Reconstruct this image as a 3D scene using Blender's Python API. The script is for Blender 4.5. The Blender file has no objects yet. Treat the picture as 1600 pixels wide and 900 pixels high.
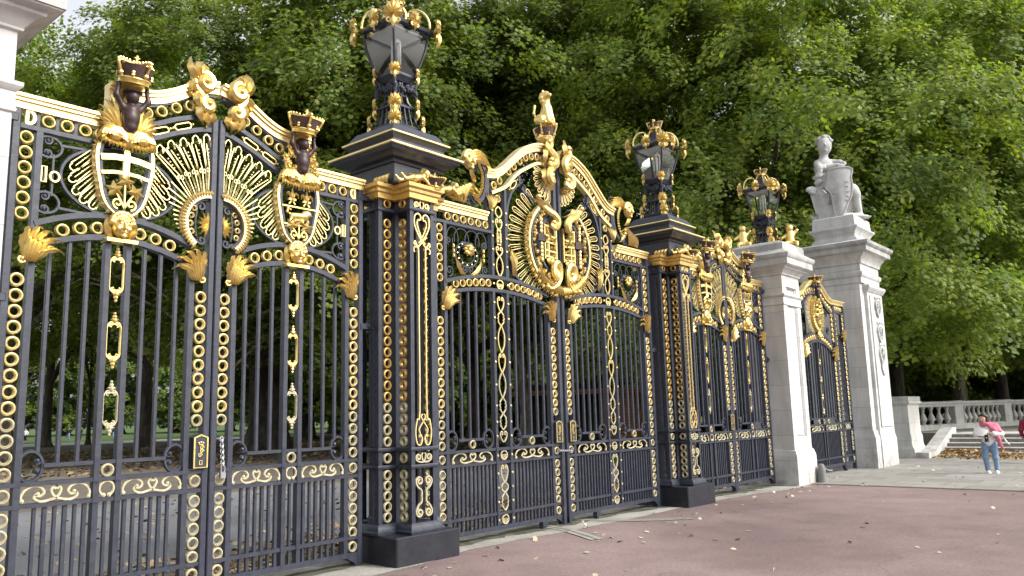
import bpy, math, random
import numpy as np
from mathutils import Vector, Matrix
random.seed(7); np.random.seed(7)
S = 1.25                       # the plan below is drawn in units of 1.25 m; everything is scaled to metres at the end
sc = bpy.context.scene
COL = sc.collection
sin, cos, pi, rad = math.sin, math.cos, math.pi, math.radians

# ------------------------------------------------------------------ materials
def mat(name):
    m = bpy.data.materials.new(name); m.use_nodes = True
    nt = m.node_tree; p = nt.nodes['Principled BSDF']
    return m, nt, p
def link(nt, a, b): nt.links.new(a, b)
def noise_col(nt, scale, cols, coord='Object', detail=6, rough=.6, vec=None):
    tc = nt.nodes.new('ShaderNodeTexCoord'); n = nt.nodes.new('ShaderNodeTexNoise')
    n.inputs['Scale'].default_value = scale; n.inputs['Detail'].default_value = detail; n.inputs['Roughness'].default_value = rough
    link(nt, vec or tc.outputs[coord], n.inputs['Vector'])
    r = nt.nodes.new('ShaderNodeValToRGB'); e = r.color_ramp.elements
    while len(e) < len(cols): e.new(.5)
    for i, (pos, c) in enumerate(cols): e[i].position = pos; e[i].color = (*c, 1)
    link(nt, n.outputs['Fac'], r.inputs['Fac'])
    return n, r
def mixc(nt, fac, a, b, mode='MIX'):
    m = nt.nodes.new('ShaderNodeMix'); m.data_type = 'RGBA'; m.blend_type = mode
    for s, v in ((m.inputs['Factor'], fac), (m.inputs['A'], a), (m.inputs['B'], b)):
        if hasattr(v, 'links'): link(nt, v, s)
        elif isinstance(v, (int, float)): s.default_value = v
        else: s.default_value = (*v, 1)
    return m.outputs['Result']
def bump(nt, p, src, strength, dist=.02):
    b = nt.nodes.new('ShaderNodeBump'); b.inputs['Strength'].default_value = strength; b.inputs['Distance'].default_value = dist
    link(nt, src, b.inputs['Height']); link(nt, b.outputs['Normal'], p.inputs['Normal'])
def simple(name, c1, c2, scale=6, rough=.6, metal=0, bmp=0, rr=None):
    m, nt, p = mat(name)
    n, r = noise_col(nt, scale, [(.3, c1), (.7, c2)])
    link(nt, r.outputs['Color'], p.inputs['Base Color'])
    p.inputs['Roughness'].default_value = rough; p.inputs['Metallic'].default_value = metal
    if rr:
        mr = nt.nodes.new('ShaderNodeMapRange'); mr.inputs['To Min'].default_value = rr[0]; mr.inputs['To Max'].default_value = rr[1]
        n2, _ = noise_col(nt, scale*2.3, [(0, c1), (1, c2)])
        link(nt, n2.outputs['Fac'], mr.inputs['Value']); link(nt, mr.outputs['Result'], p.inputs['Roughness'])
    if bmp: bump(nt, p, n.outputs['Fac'], bmp)
    return m
M = {}
M['iron'] = simple('black_blue_paint', (.014, .017, .028), (.032, .036, .055), 9, .42, 0, .2, (.26, .6))
M['iron_plinth'] = simple('black_plinth_paint', (.008, .009, .014), (.018, .020, .028), 5, .4, 0, .2, (.25, .55))
M['gold'] = simple('gilding', (.66, .47, .14), (.90, .70, .28), 14, .3, .82, .15, (.2, .42))
M['gold_ring'] = simple('ring_gilding', (.62, .48, .20), (.82, .68, .36), 3.1, .38, .55, .1, (.28, .5))
M['gold_pale'] = simple('pale_gilding', (.70, .54, .22), (.88, .71, .36), 10, .4, .75, .1, (.28, .52))
M['gold_amber'] = simple('amber_gilding', (.54, .36, .11), (.74, .53, .20), 16, .35, .65, .1, (.28, .5))
M['gold_worn'] = simple('worn_gilding', (.34, .29, .15), (.58, .53, .38), 25, .55, .25, .15, (.45, .7))
M['bronze'] = simple('brown_bronze', (.030, .016, .016), (.058, .034, .032), 20, .45, .25, .1)
def crevice_tone(m):
    """darker brown mixed into the colour of the hollows of the carving"""
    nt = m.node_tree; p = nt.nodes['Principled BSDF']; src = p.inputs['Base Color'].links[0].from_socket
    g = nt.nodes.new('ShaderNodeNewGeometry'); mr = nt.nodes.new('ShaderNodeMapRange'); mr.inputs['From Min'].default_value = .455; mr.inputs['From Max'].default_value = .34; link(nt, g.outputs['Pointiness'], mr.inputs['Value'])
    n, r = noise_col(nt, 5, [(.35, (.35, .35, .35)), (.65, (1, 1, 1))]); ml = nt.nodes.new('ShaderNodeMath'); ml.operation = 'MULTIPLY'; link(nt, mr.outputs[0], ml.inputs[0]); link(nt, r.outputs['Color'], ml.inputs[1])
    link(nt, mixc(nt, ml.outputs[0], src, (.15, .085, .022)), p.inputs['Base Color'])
for k_ in ('gold', 'gold_pale', 'gold_amber'): crevice_tone(M[k_])  # hollows go browner by pointiness, unevenly; raised parts keep their gold
M['velvet'] = simple('dark_crown_lining', (.05, .028, .026), (.09, .05, .045), 20, .7)
M['glassframe'] = M['iron']
m, nt, p = mat('lantern_glass'); M['glass'] = m
tr = nt.nodes.new('ShaderNodeBsdfTransparent'); tr.inputs['Color'].default_value = (.93, .95, .95, 1); gl_ = nt.nodes.new('ShaderNodeBsdfGlossy'); gl_.inputs['Roughness'].default_value = .03
fr = nt.nodes.new('ShaderNodeFresnel'); fr.inputs['IOR'].default_value = 1.5; mx = nt.nodes.new('ShaderNodeMixShader')
link(nt, fr.outputs[0], mx.inputs[0]); link(nt, tr.outputs[0], mx.inputs[1]); link(nt, gl_.outputs[0], mx.inputs[2]); link(nt, mx.outputs[0], nt.nodes['Material Output'].inputs['Surface'])
M['lampwhite'] = simple('white_enamel', (.6, .6, .58), (.7, .7, .68), 4, .4)
# Portland stone: faint courses, streaks, grime low down and under ledges where water runs
def stone_mat(name, base, dark, course, grime):
    m, nt, p = mat(name)
    tc = nt.nodes.new('ShaderNodeTexCoord')
    n, r = noise_col(nt, 1.7, [(.25, dark), (.6, base)], detail=8)
    mp = nt.nodes.new('ShaderNodeMapping'); mp.inputs['Scale'].default_value = (2.5, 2.5, .35)
    link(nt, tc.outputs['Object'], mp.inputs['Vector'])
    n2, r2 = noise_col(nt, 1.6, [(.36, (.66, .66, .67)), (.60, (1, 1, 1))], vec=mp.outputs['Vector'], detail=8)
    c = mixc(nt, .62, r.outputs['Color'], r2.outputs['Color'], 'MULTIPLY')
    sp = nt.nodes.new('ShaderNodeSeparateXYZ'); link(nt, tc.outputs['Object'], sp.inputs[0])
    ad = nt.nodes.new('ShaderNodeMath'); ad.operation = 'MODULO'; ad.inputs[1].default_value = course; link(nt, sp.outputs['Z'], ad.inputs[0])
    lt = nt.nodes.new('ShaderNodeMath'); lt.operation = 'LESS_THAN'; lt.inputs[1].default_value = .010; link(nt, ad.outputs[0], lt.inputs[0])
    ml = nt.nodes.new('ShaderNodeMath'); ml.operation = 'MULTIPLY'; ml.inputs[1].default_value = .45; link(nt, lt.outputs[0], ml.inputs[0])
    if course < 5:          # ashlar: every block a slightly different tone, thin dark joints
        a2 = nt.nodes.new('ShaderNodeMath'); link(nt, sp.outputs['X'], a2.inputs[0]); link(nt, sp.outputs['Y'], a2.inputs[1])
        cb = nt.nodes.new('ShaderNodeCombineXYZ'); link(nt, a2.outputs[0], cb.inputs['X']); link(nt, sp.outputs['Z'], cb.inputs['Y'])
        bk = nt.nodes.new('ShaderNodeTexBrick'); link(nt, cb.outputs[0], bk.inputs['Vector']); bk.inputs['Scale'].default_value = 1; bk.inputs['Brick Width'].default_value = 1.25; bk.inputs['Row Height'].default_value = course
        bk.inputs['Mortar Size'].default_value = .006; bk.inputs['Color1'].default_value = (1, .995, .98, 1); bk.inputs['Color2'].default_value = (.84, .845, .85, 1); bk.inputs['Mortar'].default_value = (.5, .49, .47, 1)
        c = mixc(nt, .85, c, bk.outputs['Color'], 'MULTIPLY')
    n5, r5 = noise_col(nt, 7, [(.30, (.62, .61, .58)), (.46, (1, 1, 1))], detail=10, rough=.75)
    c = mixc(nt, .35, c, r5.outputs['Color'], 'MULTIPLY')
    # splash dirt near the ground, broken up by noise
    mr = nt.nodes.new('ShaderNodeMapRange'); mr.inputs['From Min'].default_value = .75; mr.inputs['From Max'].default_value = 0
    link(nt, sp.outputs['Z'], mr.inputs['Value'])
    n3, r3 = noise_col(nt, 3.5, [(.42, (0, 0, 0)), (.62, (1, 1, 1))], detail=8)
    mm = nt.nodes.new('ShaderNodeMath'); mm.operation = 'MULTIPLY'; link(nt, mr.outputs[0], mm.inputs[0]); link(nt, r3.outputs['Color'], mm.inputs[1])
    m4 = nt.nodes.new('ShaderNodeMath'); m4.operation = 'MULTIPLY'; m4.inputs[1].default_value = grime; link(nt, mm.outputs[0], m4.inputs[0])
    c = mixc(nt, m4.outputs[0], c, (.17, .165, .14))
    link(nt, c, p.inputs['Base Color']); p.inputs['Roughness'].default_value = .8
    bump(nt, p, n2.outputs['Fac'], .15)
    return m
M['stone'] = stone_mat('portland_stone', (.60, .592, .575), (.50, .492, .478), .62, .8)
M['stone_cap'] = stone_mat('weathered_stone', (.45, .443, .425), (.22, .215, .205), 9.0, 0)
M['statue'] = stone_mat('statue_stone', (.55, .55, .535), (.34, .34, .33), 99.0, 0)
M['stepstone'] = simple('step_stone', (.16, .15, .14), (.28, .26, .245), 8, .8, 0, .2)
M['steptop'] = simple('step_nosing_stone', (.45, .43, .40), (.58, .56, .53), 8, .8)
# ground
def ground_mat(name, c1, c2, c3, big, fine, rough=.9, b=.25):
    m, nt, p = mat(name)
    n, r = noise_col(nt, big, [(.3, c1), (.7, c2)], detail=5)
    n2, r2 = noise_col(nt, fine, [(.35, c3), (.6, (1, 1, 1))], detail=4, rough=.7)
    c = mixc(nt, .6, r.outputs['Color'], r2.outputs['Color'], 'MULTIPLY')
    link(nt, c, p.inputs['Base Color']); p.inputs['Roughness'].default_value = rough
    p.inputs['Specular IOR Level'].default_value = .25
    bump(nt, p, n2.outputs['Fac'], b, .01)
    return m
M['red_road'] = ground_mat('red_asphalt', (.192, .140, .137), (.242, .182, .176), (.55, .53, .53), .30, 24)
# wear of the road: darker worn lanes, patches and a few cracks
nt = M['red_road'].node_tree; p = nt.nodes['Principled BSDF']; src = p.inputs['Base Color'].links[0].from_socket
n1, r1 = noise_col(nt, .16, [(.40, (.80, .79, .79)), (.60, (1.10, 1.10, 1.10))], detail=3); c = mixc(nt, 1, src, r1.outputs['Color'], 'MULTIPLY')
n2, r2 = noise_col(nt, 1.1, [(.42, (.84, .83, .82)), (.55, (1, 1, 1))], detail=9, rough=.7); c = mixc(nt, .8, c, r2.outputs['Color'], 'MULTIPLY')
vo = nt.nodes.new('ShaderNodeTexVoronoi'); vo.feature = 'DISTANCE_TO_EDGE'; vo.inputs['Scale'].default_value = .22
tc = nt.nodes.new('ShaderNodeTexCoord'); nd = nt.nodes.new('ShaderNodeTexNoise'); nd.inputs['Scale'].default_value = 1.4; nd.inputs['Detail'].default_value = 8; link(nt, tc.outputs['Object'], nd.inputs['Vector'])
va = nt.nodes.new('ShaderNodeVectorMath'); va.operation = 'MULTIPLY_ADD'; va.inputs[1].default_value = (1.1, 1.1, 0); link(nt, nd.outputs['Color'], va.inputs[0]); link(nt, tc.outputs['Object'], va.inputs[2]); link(nt, va.outputs[0], vo.inputs['Vector'])
lt = nt.nodes.new('ShaderNodeMath'); lt.operation = 'LESS_THAN'; lt.inputs[1].default_value = .0032; link(nt, vo.outputs['Distance'], lt.inputs[0])
ml = nt.nodes.new('ShaderNodeMath'); ml.operation = 'MULTIPLY'; ml.inputs[1].default_value = .28; link(nt, lt.outputs[0], ml.inputs[0])
link(nt, mixc(nt, ml.outputs[0], c, (.06, .045, .045)), p.inputs['Base Color'])
M['concrete'] = ground_mat('pale_concrete', (.23, .22, .195), (.40, .385, .35), (.45, .45, .42), 1.6, 22)
M['asphalt'] = ground_mat('grey_asphalt', (.15, .155, .165), (.22, .225, .235), (.6, .6, .6), .3, 30)
M['moss'] = ground_mat('mossy_dirt', (.040, .045, .026), (.17, .16, .13), (.4, .4, .35), 5, 30)
M['gravel'] = ground_mat('brown_gravel', (.115, .10, .08), (.19, .165, .14), (.5, .48, .45), .5, 14)
M['palepath'] = ground_mat('pale_path', (.36, .35, .33), (.46, .45, .43), (.7, .7, .7), .3, 9)
M['grass'] = ground_mat('mown_grass', (.045, .085, .02), (.085, .13, .035), (.5, .5, .4), .25, 12)
M['park_soil'] = ground_mat('shaded_soil', (.05, .055, .025), (.10, .085, .045), (.5, .5, .45), .5, 10)
m, nt, p = mat('paving_slabs'); M['paving'] = m
tc = nt.nodes.new('ShaderNodeTexCoord'); bt = nt.nodes.new('ShaderNodeTexBrick')
mp = nt.nodes.new('ShaderNodeMapping'); mp.inputs['Rotation'].default_value = (0, 0, rad(90)); link(nt, tc.outputs['Object'], mp.inputs['Vector'])
link(nt, mp.outputs['Vector'], bt.inputs['Vector'])
bt.inputs['Scale'].default_value = 1; bt.inputs['Brick Width'].default_value = 1.15; bt.inputs['Row Height'].default_value = .8; bt.inputs['Mortar Size'].default_value = .012
bt.inputs['Color1'].default_value = (.21, .20, .185, 1); bt.inputs['Color2'].default_value = (.29, .28, .26, 1); bt.inputs['Mortar'].default_value = (.10, .095, .09, 1)
n2, r2 = noise_col(nt, 3, [(.3, (.7, .7, .7)), (.65, (1, 1, 1))])
link(nt, mixc(nt, .7, bt.outputs['Color'], r2.outputs['Color'], 'MULTIPLY'), p.inputs['Base Color']); p.inputs['Roughness'].default_value = .85
bump(nt, p, n2.outputs['Fac'], .15, .01)
# vegetation
def leaf_mat(name, cols, dry=False):
    m, nt, p = mat(name)
    g = nt.nodes.new('ShaderNodeNewGeometry'); r = nt.nodes.new('ShaderNodeValToRGB'); e = r.color_ramp.elements
    while len(e) < len(cols): e.new(.5)
    for i, (pos, c) in enumerate(cols): e[i].position = pos; e[i].color = (*c, 1)
    link(nt, g.outputs['Random Per Island'], r.inputs['Fac'])
    oi = nt.nodes.new('ShaderNodeObjectInfo')
    hs = nt.nodes.new('ShaderNodeHueSaturation')
    _, pr = noise_col(nt, .38, [(.35, (.82, .88, .9)), (.62, (1.25, 1.15, .85))], detail=3); link(nt, mixc(nt, 1, r.outputs['Color'], pr.outputs['Color'], 'MULTIPLY'), hs.inputs['Color'])
    mr = nt.nodes.new('ShaderNodeMapRange'); mr.inputs['To Min'].default_value = .75; mr.inputs['To Max'].default_value = 1.2; link(nt, oi.outputs['Random'], mr.inputs['Value']); link(nt, mr.outputs[0], hs.inputs['Value'])
    link(nt, hs.outputs['Color'], p.inputs['Base Color']); p.inputs['Roughness'].default_value = .55; p.inputs['Specular IOR Level'].default_value = .3
    tr = nt.nodes.new('ShaderNodeBsdfTranslucent'); mx = nt.nodes.new('ShaderNodeMixShader'); mx.inputs[0].default_value = .45
    br = nt.nodes.new('ShaderNodeMix'); br.data_type = 'RGBA'; br.blend_type = 'MULTIPLY'; br.inputs['Factor'].default_value = 1; br.inputs['B'].default_value = (1.7, 1.75, .6, 1)
    link(nt, hs.outputs['Color'], br.inputs['A']); link(nt, br.outputs['Result'], tr.inputs['Color'])
    link(nt, p.outputs[0], mx.inputs[1]); link(nt, tr.outputs[0], mx.inputs[2])
    link(nt, (p if dry else mx).outputs[0], nt.nodes['Material Output'].inputs['Surface'])
    return m
M['leaf'] = leaf_mat('plane_leaves', [(0, (.078, .126, .034)), (.35, (.132, .192, .050)), (.75, (.185, .248, .066)), (.97, (.23, .27, .075)), (1, (.22, .2, .04))])
M['leaf_dark'] = leaf_mat('dark_leaves', [(0, (.06, .10, .026)), (.6, (.11, .165, .040)), (1, (.165, .22, .055))])
def bark_mat(name, a, b, c):
    m, nt, p = mat(name)
    tc = nt.nodes.new('ShaderNodeTexCoord'); mp = nt.nodes.new('ShaderNodeMapping'); mp.inputs['Scale'].default_value = (1, 1, .45); link(nt, tc.outputs['Object'], mp.inputs['Vector'])
    n, r = noise_col(nt, 3.2, [(.36, a), (.5, b), (.62, c)], vec=mp.outputs['Vector'], detail=5)
    link(nt, r.outputs['Color'], p.inputs['Base Color']); p.inputs['Roughness'].default_value = .9; bump(nt, p, n.outputs['Fac'], .6, .05)
    return m
M['bark'] = bark_mat('plane_bark', (.07, .06, .045), (.15, .13, .10), (.27, .25, .19))
M['bark_dark'] = bark_mat('dark_bark', (.03, .025, .02), (.06, .05, .04), (.10, .085, .065))
M['litter'] = leaf_mat('fallen_leaves', dry=True, cols= [(0, (.15, .09, .05)), (.4, (.27, .18, .10)), (.8, (.37, .28, .18)), (1, (.42, .35, .25))])
M['litter_pale'] = leaf_mat('pale_fallen_leaves', dry=True, cols= [(0, (.34, .29, .25)), (.5, (.46, .41, .37)), (1, (.52, .46, .41))])
# people and small things
def flat(name, c, rough=.8, metal=0, var=.8): M[name] = simple(name, tuple(x*var for x in c), c, 18, rough, metal)
flat('skin', (.55, .33, .25), .6); flat('hair', (.045, .022, .014), .6); flat('denim', (.20, .31, .47), .85, 0, .72); flat('white_cloth', (.78, .77, .76), .85, 0, .9)
flat('pink_cloth', (.62, .17, .24), .85, 0, .7); flat('red_cloth', (.22, .012, .03), .85); flat('black_plastic', (.012, .012, .014), .4); flat('paper', (.82, .81, .8), .8, 0, .95)
flat('dark_cloth', (.02, .02, .026), .9); flat('shoe', (.7, .68, .66), .7, 0, .9); flat('steel', (.45, .45, .47), .35, 1); flat('grey_metal', (.16, .16, .155), .6)
flat('roof_dark', (.035, .028, .025), .8); flat('cafe_dark', (.03, .026, .024), .8)
m, nt, p = mat('orange_boards'); M['boards'] = m
wv = nt.nodes.new('ShaderNodeTexWave'); wv.bands_direction = 'Z'; wv.inputs['Scale'].default_value = 1.6; wv.inputs['Distortion'].default_value = .3
tc = nt.nodes.new('ShaderNodeTexCoord'); link(nt, tc.outputs['Object'], wv.inputs['Vector'])
r = nt.nodes.new('ShaderNodeValToRGB'); r.color_ramp.elements[0].color = (.20, .075, .02, 1); r.color_ramp.elements[1].color = (.42, .17, .045, 1); r.color_ramp.elements[0].position = .05; r.color_ramp.elements[1].position = .3
link(nt, wv.outputs['Fac'], r.inputs['Fac']); link(nt, r.outputs['Color'], p.inputs['Base Color']); p.inputs['Roughness'].default_value = .6

# ------------------------------------------------------------------ object helpers
def empty(name, loc, label=None, cat=None, group=None, rz=0, kind=None):
    o = bpy.data.objects.new(name, None); COL.objects.link(o); o.location = loc; o.rotation_euler = (0, 0, rz); o.empty_display_size = .2
    tag(o, label, cat, group, kind); return o
def tag(o, label=None, cat=None, group=None, kind=None):
    for k, v in (('label', label), ('category', cat), ('group', group), ('kind', kind)):
        if v: o[k] = v
    return o
def kids(o): return [c for c in COL.objects if c.parent == o]
def copy_tree(o, parent=None, table=None):
    if table is None:
        table = {}
        for c in COL.objects:
            if c.parent: table.setdefault(c.parent, []).append(c)
    c = o.copy(); COL.objects.link(c); c.parent = parent
    for ch in table.get(o, []): copy_tree(ch, c, table)
    return c
def relabel(o, label, **kw):
    o['label'] = label
    for k, v in kw.items(): o[k] = v
    return o
MX = 1
class MB:
    def __init__(s): s.v = []; s.f = []
    def add(s, vs, fs):
        n = len(s.v); s.v += [tuple(v) for v in vs]; s.f += [tuple(i+n for i in f) for f in fs]
    def mesh(s, name, m, smooth=.6):
        v = s.v if MX == 1 else [(-x, y, z) for x, y, z in s.v]
        f = s.f if MX == 1 else [t[::-1] for t in s.f]
        me = bpy.data.meshes.new(name); me.from_pydata(v, [], f); me.materials.append(m)
        if smooth:
            me.polygons.foreach_set('use_smooth', [True]*len(me.polygons)); me.set_sharp_from_angle(angle=smooth)
        me.update(); return me
    def build(s, name, m, parent=None, loc=None, smooth=.6, label=None):
        o = bpy.data.objects.new(name, s.mesh(name, m, smooth)); COL.objects.link(o)
        if parent: o.parent = parent
        if loc: o.location = loc
        if label: o['label'] = label
        return o
def inst(me, name, parent, loc):
    o = bpy.data.objects.new(name, me); COL.objects.link(o); o.parent = parent; o.location = (loc[0]*MX, loc[1], loc[2]); return o
def box(b, x0, x1, y0, y1, z0, z1):
    b.add([(x0, y0, z0), (x1, y0, z0), (x1, y1, z0), (x0, y1, z0), (x0, y0, z1), (x1, y0, z1), (x1, y1, z1), (x0, y1, z1)],
          [(0, 3, 2, 1), (4, 5, 6, 7), (0, 1, 5, 4), (1, 2, 6, 5), (2, 3, 7, 6), (3, 0, 4, 7)])
def bbox(b, x0, x1, y0, y1, z0, z1, c=.008):
    """box with chamfered vertical and top edges"""
    loop = lambda d: [(x0+d, y0), (x1-d, y0), (x1, y0+d), (x1, y1-d), (x1-d, y1), (x0+d, y1), (x0, y1-d), (x0, y0+d)]
    l0 = loop(c); l1 = [(min(max(x, x0+c), x1-c), min(max(y, y0+c), y1-c)) for x, y in l0]
    v = [(x, y, z0) for x, y in l0]+[(x, y, z1-c) for x, y in l0]+[(x, y, z1) for x, y in l1]
    f = [tuple(range(7, -1, -1)), tuple(range(16, 24))]
    for k in (0, 8): f += [(k+i, k+(i+1) % 8, k+8+(i+1) % 8, k+8+i) for i in range(8)]
    b.add(v, f)
def frames(P, closed):
    P = [Vector(p) for p in P]; n = len(P); T = []
    for i in range(n):
        a = P[(i-1) % n] if (closed or i) else P[0]; c = P[(i+1) % n] if (closed or i < n-1) else P[-1]
        t = (c-a); T.append(t.normalized() if t.length > 1e-9 else Vector((0, 0, 1)))
    up = Vector((0, -1, 0)) if abs(T[0].y) < .9 else Vector((1, 0, 0)); N = []
    for t in T:
        u = up-t*up.dot(t)
        u = u.normalized() if u.length > 1e-6 else t.orthogonal().normalized()
        N.append(u); up = u
    return P, T, N
def tube(b, pts, r, n=6, closed=False, flat=1.0):
    P, T, N = frames(pts, closed); k = len(P); v = []
    R = r if hasattr(r, '__len__') else [r]*k
    for p, t, u, q in zip(P, T, N, R):
        w = t.cross(u)
        for j in range(n):
            a = 2*pi*(j+.5)/n; v.append(p+u*(cos(a)*q*flat)+w*(sin(a)*q))
    f = []
    for i in range(k if closed else k-1):
        a, c = i*n, ((i+1) % k)*n
        f += [(a+j, a+(j+1) % n, c+(j+1) % n, c+j) for j in range(n)]
    if not closed: f += [tuple(range(n-1, -1, -1)), tuple((k-1)*n+j for j in range(n))]
    b.add(v, f)
def normals2(p, closed):
    n = len(p); out = []
    for i in range(n):
        a = p[(i-1) % n] if (closed or i) else p[0]; c = p[(i+1) % n] if (closed or i < n-1) else p[-1]
        dx, dz = c[0]-a[0], c[1]-a[1]; l = math.hypot(dx, dz) or 1; out.append((-dz/l, dx/l))
    return out
def strip(b, p, w, y0, y1, closed=False, off=0):
    """flat bar of width w following (x,z) points, thick from y0 to y1"""
    N = normals2(p, closed); k = len(p); v = []
    W = w if hasattr(w, '__len__') else [w]*k
    for (x, z), (nx, nz), q in zip(p, N, W):
        for s, y in ((-.5, y0), (.5, y0), (.5, y1), (-.5, y1)): v.append((x+nx*(s*q+off), y, z+nz*(s*q+off)))
    f = []
    for i in range(k if closed else k-1):
        a, c = i*4, ((i+1) % k)*4
        f += [(a+j, c+j, c+(j+1) % 4, a+(j+1) % 4) for j in range(4)]
    if not closed: f += [(0, 1, 2, 3), ((k-1)*4+3, (k-1)*4+2, (k-1)*4+1, (k-1)*4)]
    b.add(v, f)
def plate(b, o, y0, y1):
    n = len(o); b.add([(x, y0, z) for x, z in o]+[(x, y1, z) for x, z in o],
        [tuple(range(n)), tuple(range(2*n-1, n-1, -1))]+[(i, n+i, n+(i+1) % n, (i+1) % n) for i in range(n)])
def lathe(b, prof, c=(0, 0, 0), n=16, sq=None):
    """profile [(r,z)] turned about z; n=4 with sq gives a square block with mouldings"""
    v = []
    for r, z in prof:
        for j in range(n):
            a = 2*pi*(j+.5)/n; q = r*(1/cos(pi/4)) if sq else r
            v.append((c[0]+cos(a)*q, c[1]+sin(a)*q, c[2]+z))
    f = []
    for i in range(len(prof)-1): f += [(i*n+j, i*n+(j+1) % n, (i+1)*n+(j+1) % n, (i+1)*n+j) for j in range(n)]
    f += [tuple(range(n-1, -1, -1)), tuple((len(prof)-1)*n+j for j in range(n))]
    b.add(v, f)
def ring(b, x, z, R=.0545, r=.032, y=-.03, d=.03, n=20):
    """gilt roundel: raised rim, hollow middle; faces -y"""
    prof = [(R, y+d), (R, y+.008), (R-.005, y), (R-.010, y-.001), (R-.013, y+.004), (r+.006, y-.002), (r, y+.008), (r, y+d)]
    k = len(prof); v = []
    for j in range(n):
        a = 2*pi*j/n
        for q, yy in prof: v.append((x+cos(a)*q, yy, z+sin(a)*q))
    f = []
    for j in range(n):
        for i in range(k): f.append((j*k+i, j*k+(i+1) % k, ((j+1) % n)*k+(i+1) % k, ((j+1) % n)*k+i))
    b.add(v, f)
def ball(b, c, r, n=8, m=5):
    r = r if hasattr(r, '__len__') else (r, r, r); v = [(c[0], c[1], c[2]-r[2])]
    for i in range(1, m):
        t = pi*i/m
        for j in range(n):
            a = 2*pi*j/n; v.append((c[0]+r[0]*sin(t)*cos(a), c[1]+r[1]*sin(t)*sin(a), c[2]-r[2]*cos(t)))
    v.append((c[0], c[1], c[2]+r[2])); f = [(0, 1+(j+1) % n, 1+j) for j in range(n)]
    for i in range(m-2): f += [(1+i*n+j, 1+i*n+(j+1) % n, 1+(i+1)*n+(j+1) % n, 1+(i+1)*n+j) for j in range(n)]
    f += [(1+(m-2)*n+j, 1+(m-2)*n+(j+1) % n, len(v)-1) for j in range(n)]
    b.add(v, f)
def bez(c, n=9):
    out = []
    for i in range(n):
        t = i/(n-1); P = [Vector(p) for p in c]
        while len(P) > 1: P = [P[k].lerp(P[k+1], t) for k in range(len(P)-1)]
        out.append(P[0])
    return out
def petal(b, c, w, t=.02, n=10, lobes=0, face=(0, -1, 0)):
    """curled leaf blade along a bezier, ridge towards 'face'"""
    P = bez(c, n); F = Vector(face); v = []
    for i, p in enumerate(P):
        s = i/(n-1); T = (P[min(i+1, n-1)]-P[max(i-1, 0)]).normalized(); B = T.cross(F)
        B = B.normalized() if B.length > 1e-6 else Vector((1, 0, 0)); Nn = B.cross(T)
        if Nn.dot(F) < 0: Nn = -Nn
        q = w*(.35+.65*sin(pi*min(1, s*1.15+.1)))*(1-s**6*.8)
        if lobes: q *= .72+.28*abs(sin(pi*lobes*s))
        h = t*(1-.6*s)
        v += [p+B*q-Nn*h*.2, p+B*q*.5+Nn*h*.35, p+Nn*h, p-B*q*.5+Nn*h*.35, p-B*q-Nn*h*.2, p-Nn*h*.5]
    f = []
    for i in range(n-1): f += [(i*6+j, i*6+(j+1) % 6, (i+1)*6+(j+1) % 6, (i+1)*6+j) for j in range(6)]
    f += [(5, 4, 3, 2, 1, 0), tuple((n-1)*6+j for j in range(6))]
    b.add(v, f)
def spiral(cx, cz, r0, r1, a0, turns, n=22):
    """(x,z) points winding from radius r0 at angle a0 to r1"""
    out = []
    for i in range(n):
        s = i/(n-1); a = a0+2*pi*turns*s; q = r0+(r1-r0)*s**.8; out.append((cx+cos(a)*q, cz+sin(a)*q))
    return out
def arcp(cx, cz, rx, rz, a0, a1, n=24): return [(cx+cos(a0+(a1-a0)*i/(n-1))*rx, cz+sin(a0+(a1-a0)*i/(n-1))*rz) for i in range(n)]
def up3(p, y): return [(x, y, z) for x, z in p]
def smoothp(p, k=4):
    """Catmull-Rom through 2D points"""
    o = []
    for i in range(len(p)-1):
        a, q, c, d = p[max(i-1, 0)], p[i], p[i+1], p[min(i+2, len(p)-1)]
        for j in range(k):
            t = j/k; o.append(tuple(.5*(2*q[m]+(c[m]-a[m])*t+(2*a[m]-5*q[m]+4*c[m]-d[m])*t*t+(3*q[m]-a[m]-3*c[m]+d[m])*t**3) for m in range(len(q))))
    o.append(tuple(p[-1])); return o
def feather(b, p0, p1, w0, w1, r=.007, y=-.02, bead=True):
    """openwork gilt feather: looped outline with trefoil tip and beaded rib"""
    d = Vector((p1[0]-p0[0], p1[1]-p0[1])); L = d.length; d.normalize(); n = Vector((-d.y, d.x)); o = []
    Pt = lambda s, t: (p0[0]+d.x*s*L+n.x*t, p0[1]+d.y*s*L+n.y*t)
    for s in (0, .35, .7, .86): o.append(Pt(s, -(w0+(w1-w0)*s)))
    for a in range(-120, 121, 40): o.append(Pt(1-w1/L*.9+cos(rad(a))*w1*.75/L, sin(rad(a))*w1*.75))
    for s in (.86, .7, .35, 0): o.append(Pt(s, w0+(w1-w0)*s))
    tube(b, up3(o, y), r, 4)
    if bead:
        tube(b, up3([Pt(.12, 0), Pt(.82, 0)], y), r*.6, 4)
        for s in (.42, .5, .58): ball(b, (*Pt(s, 0)[:1], y, Pt(s, 0)[1]), r*1.5, 6, 4)

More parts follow.
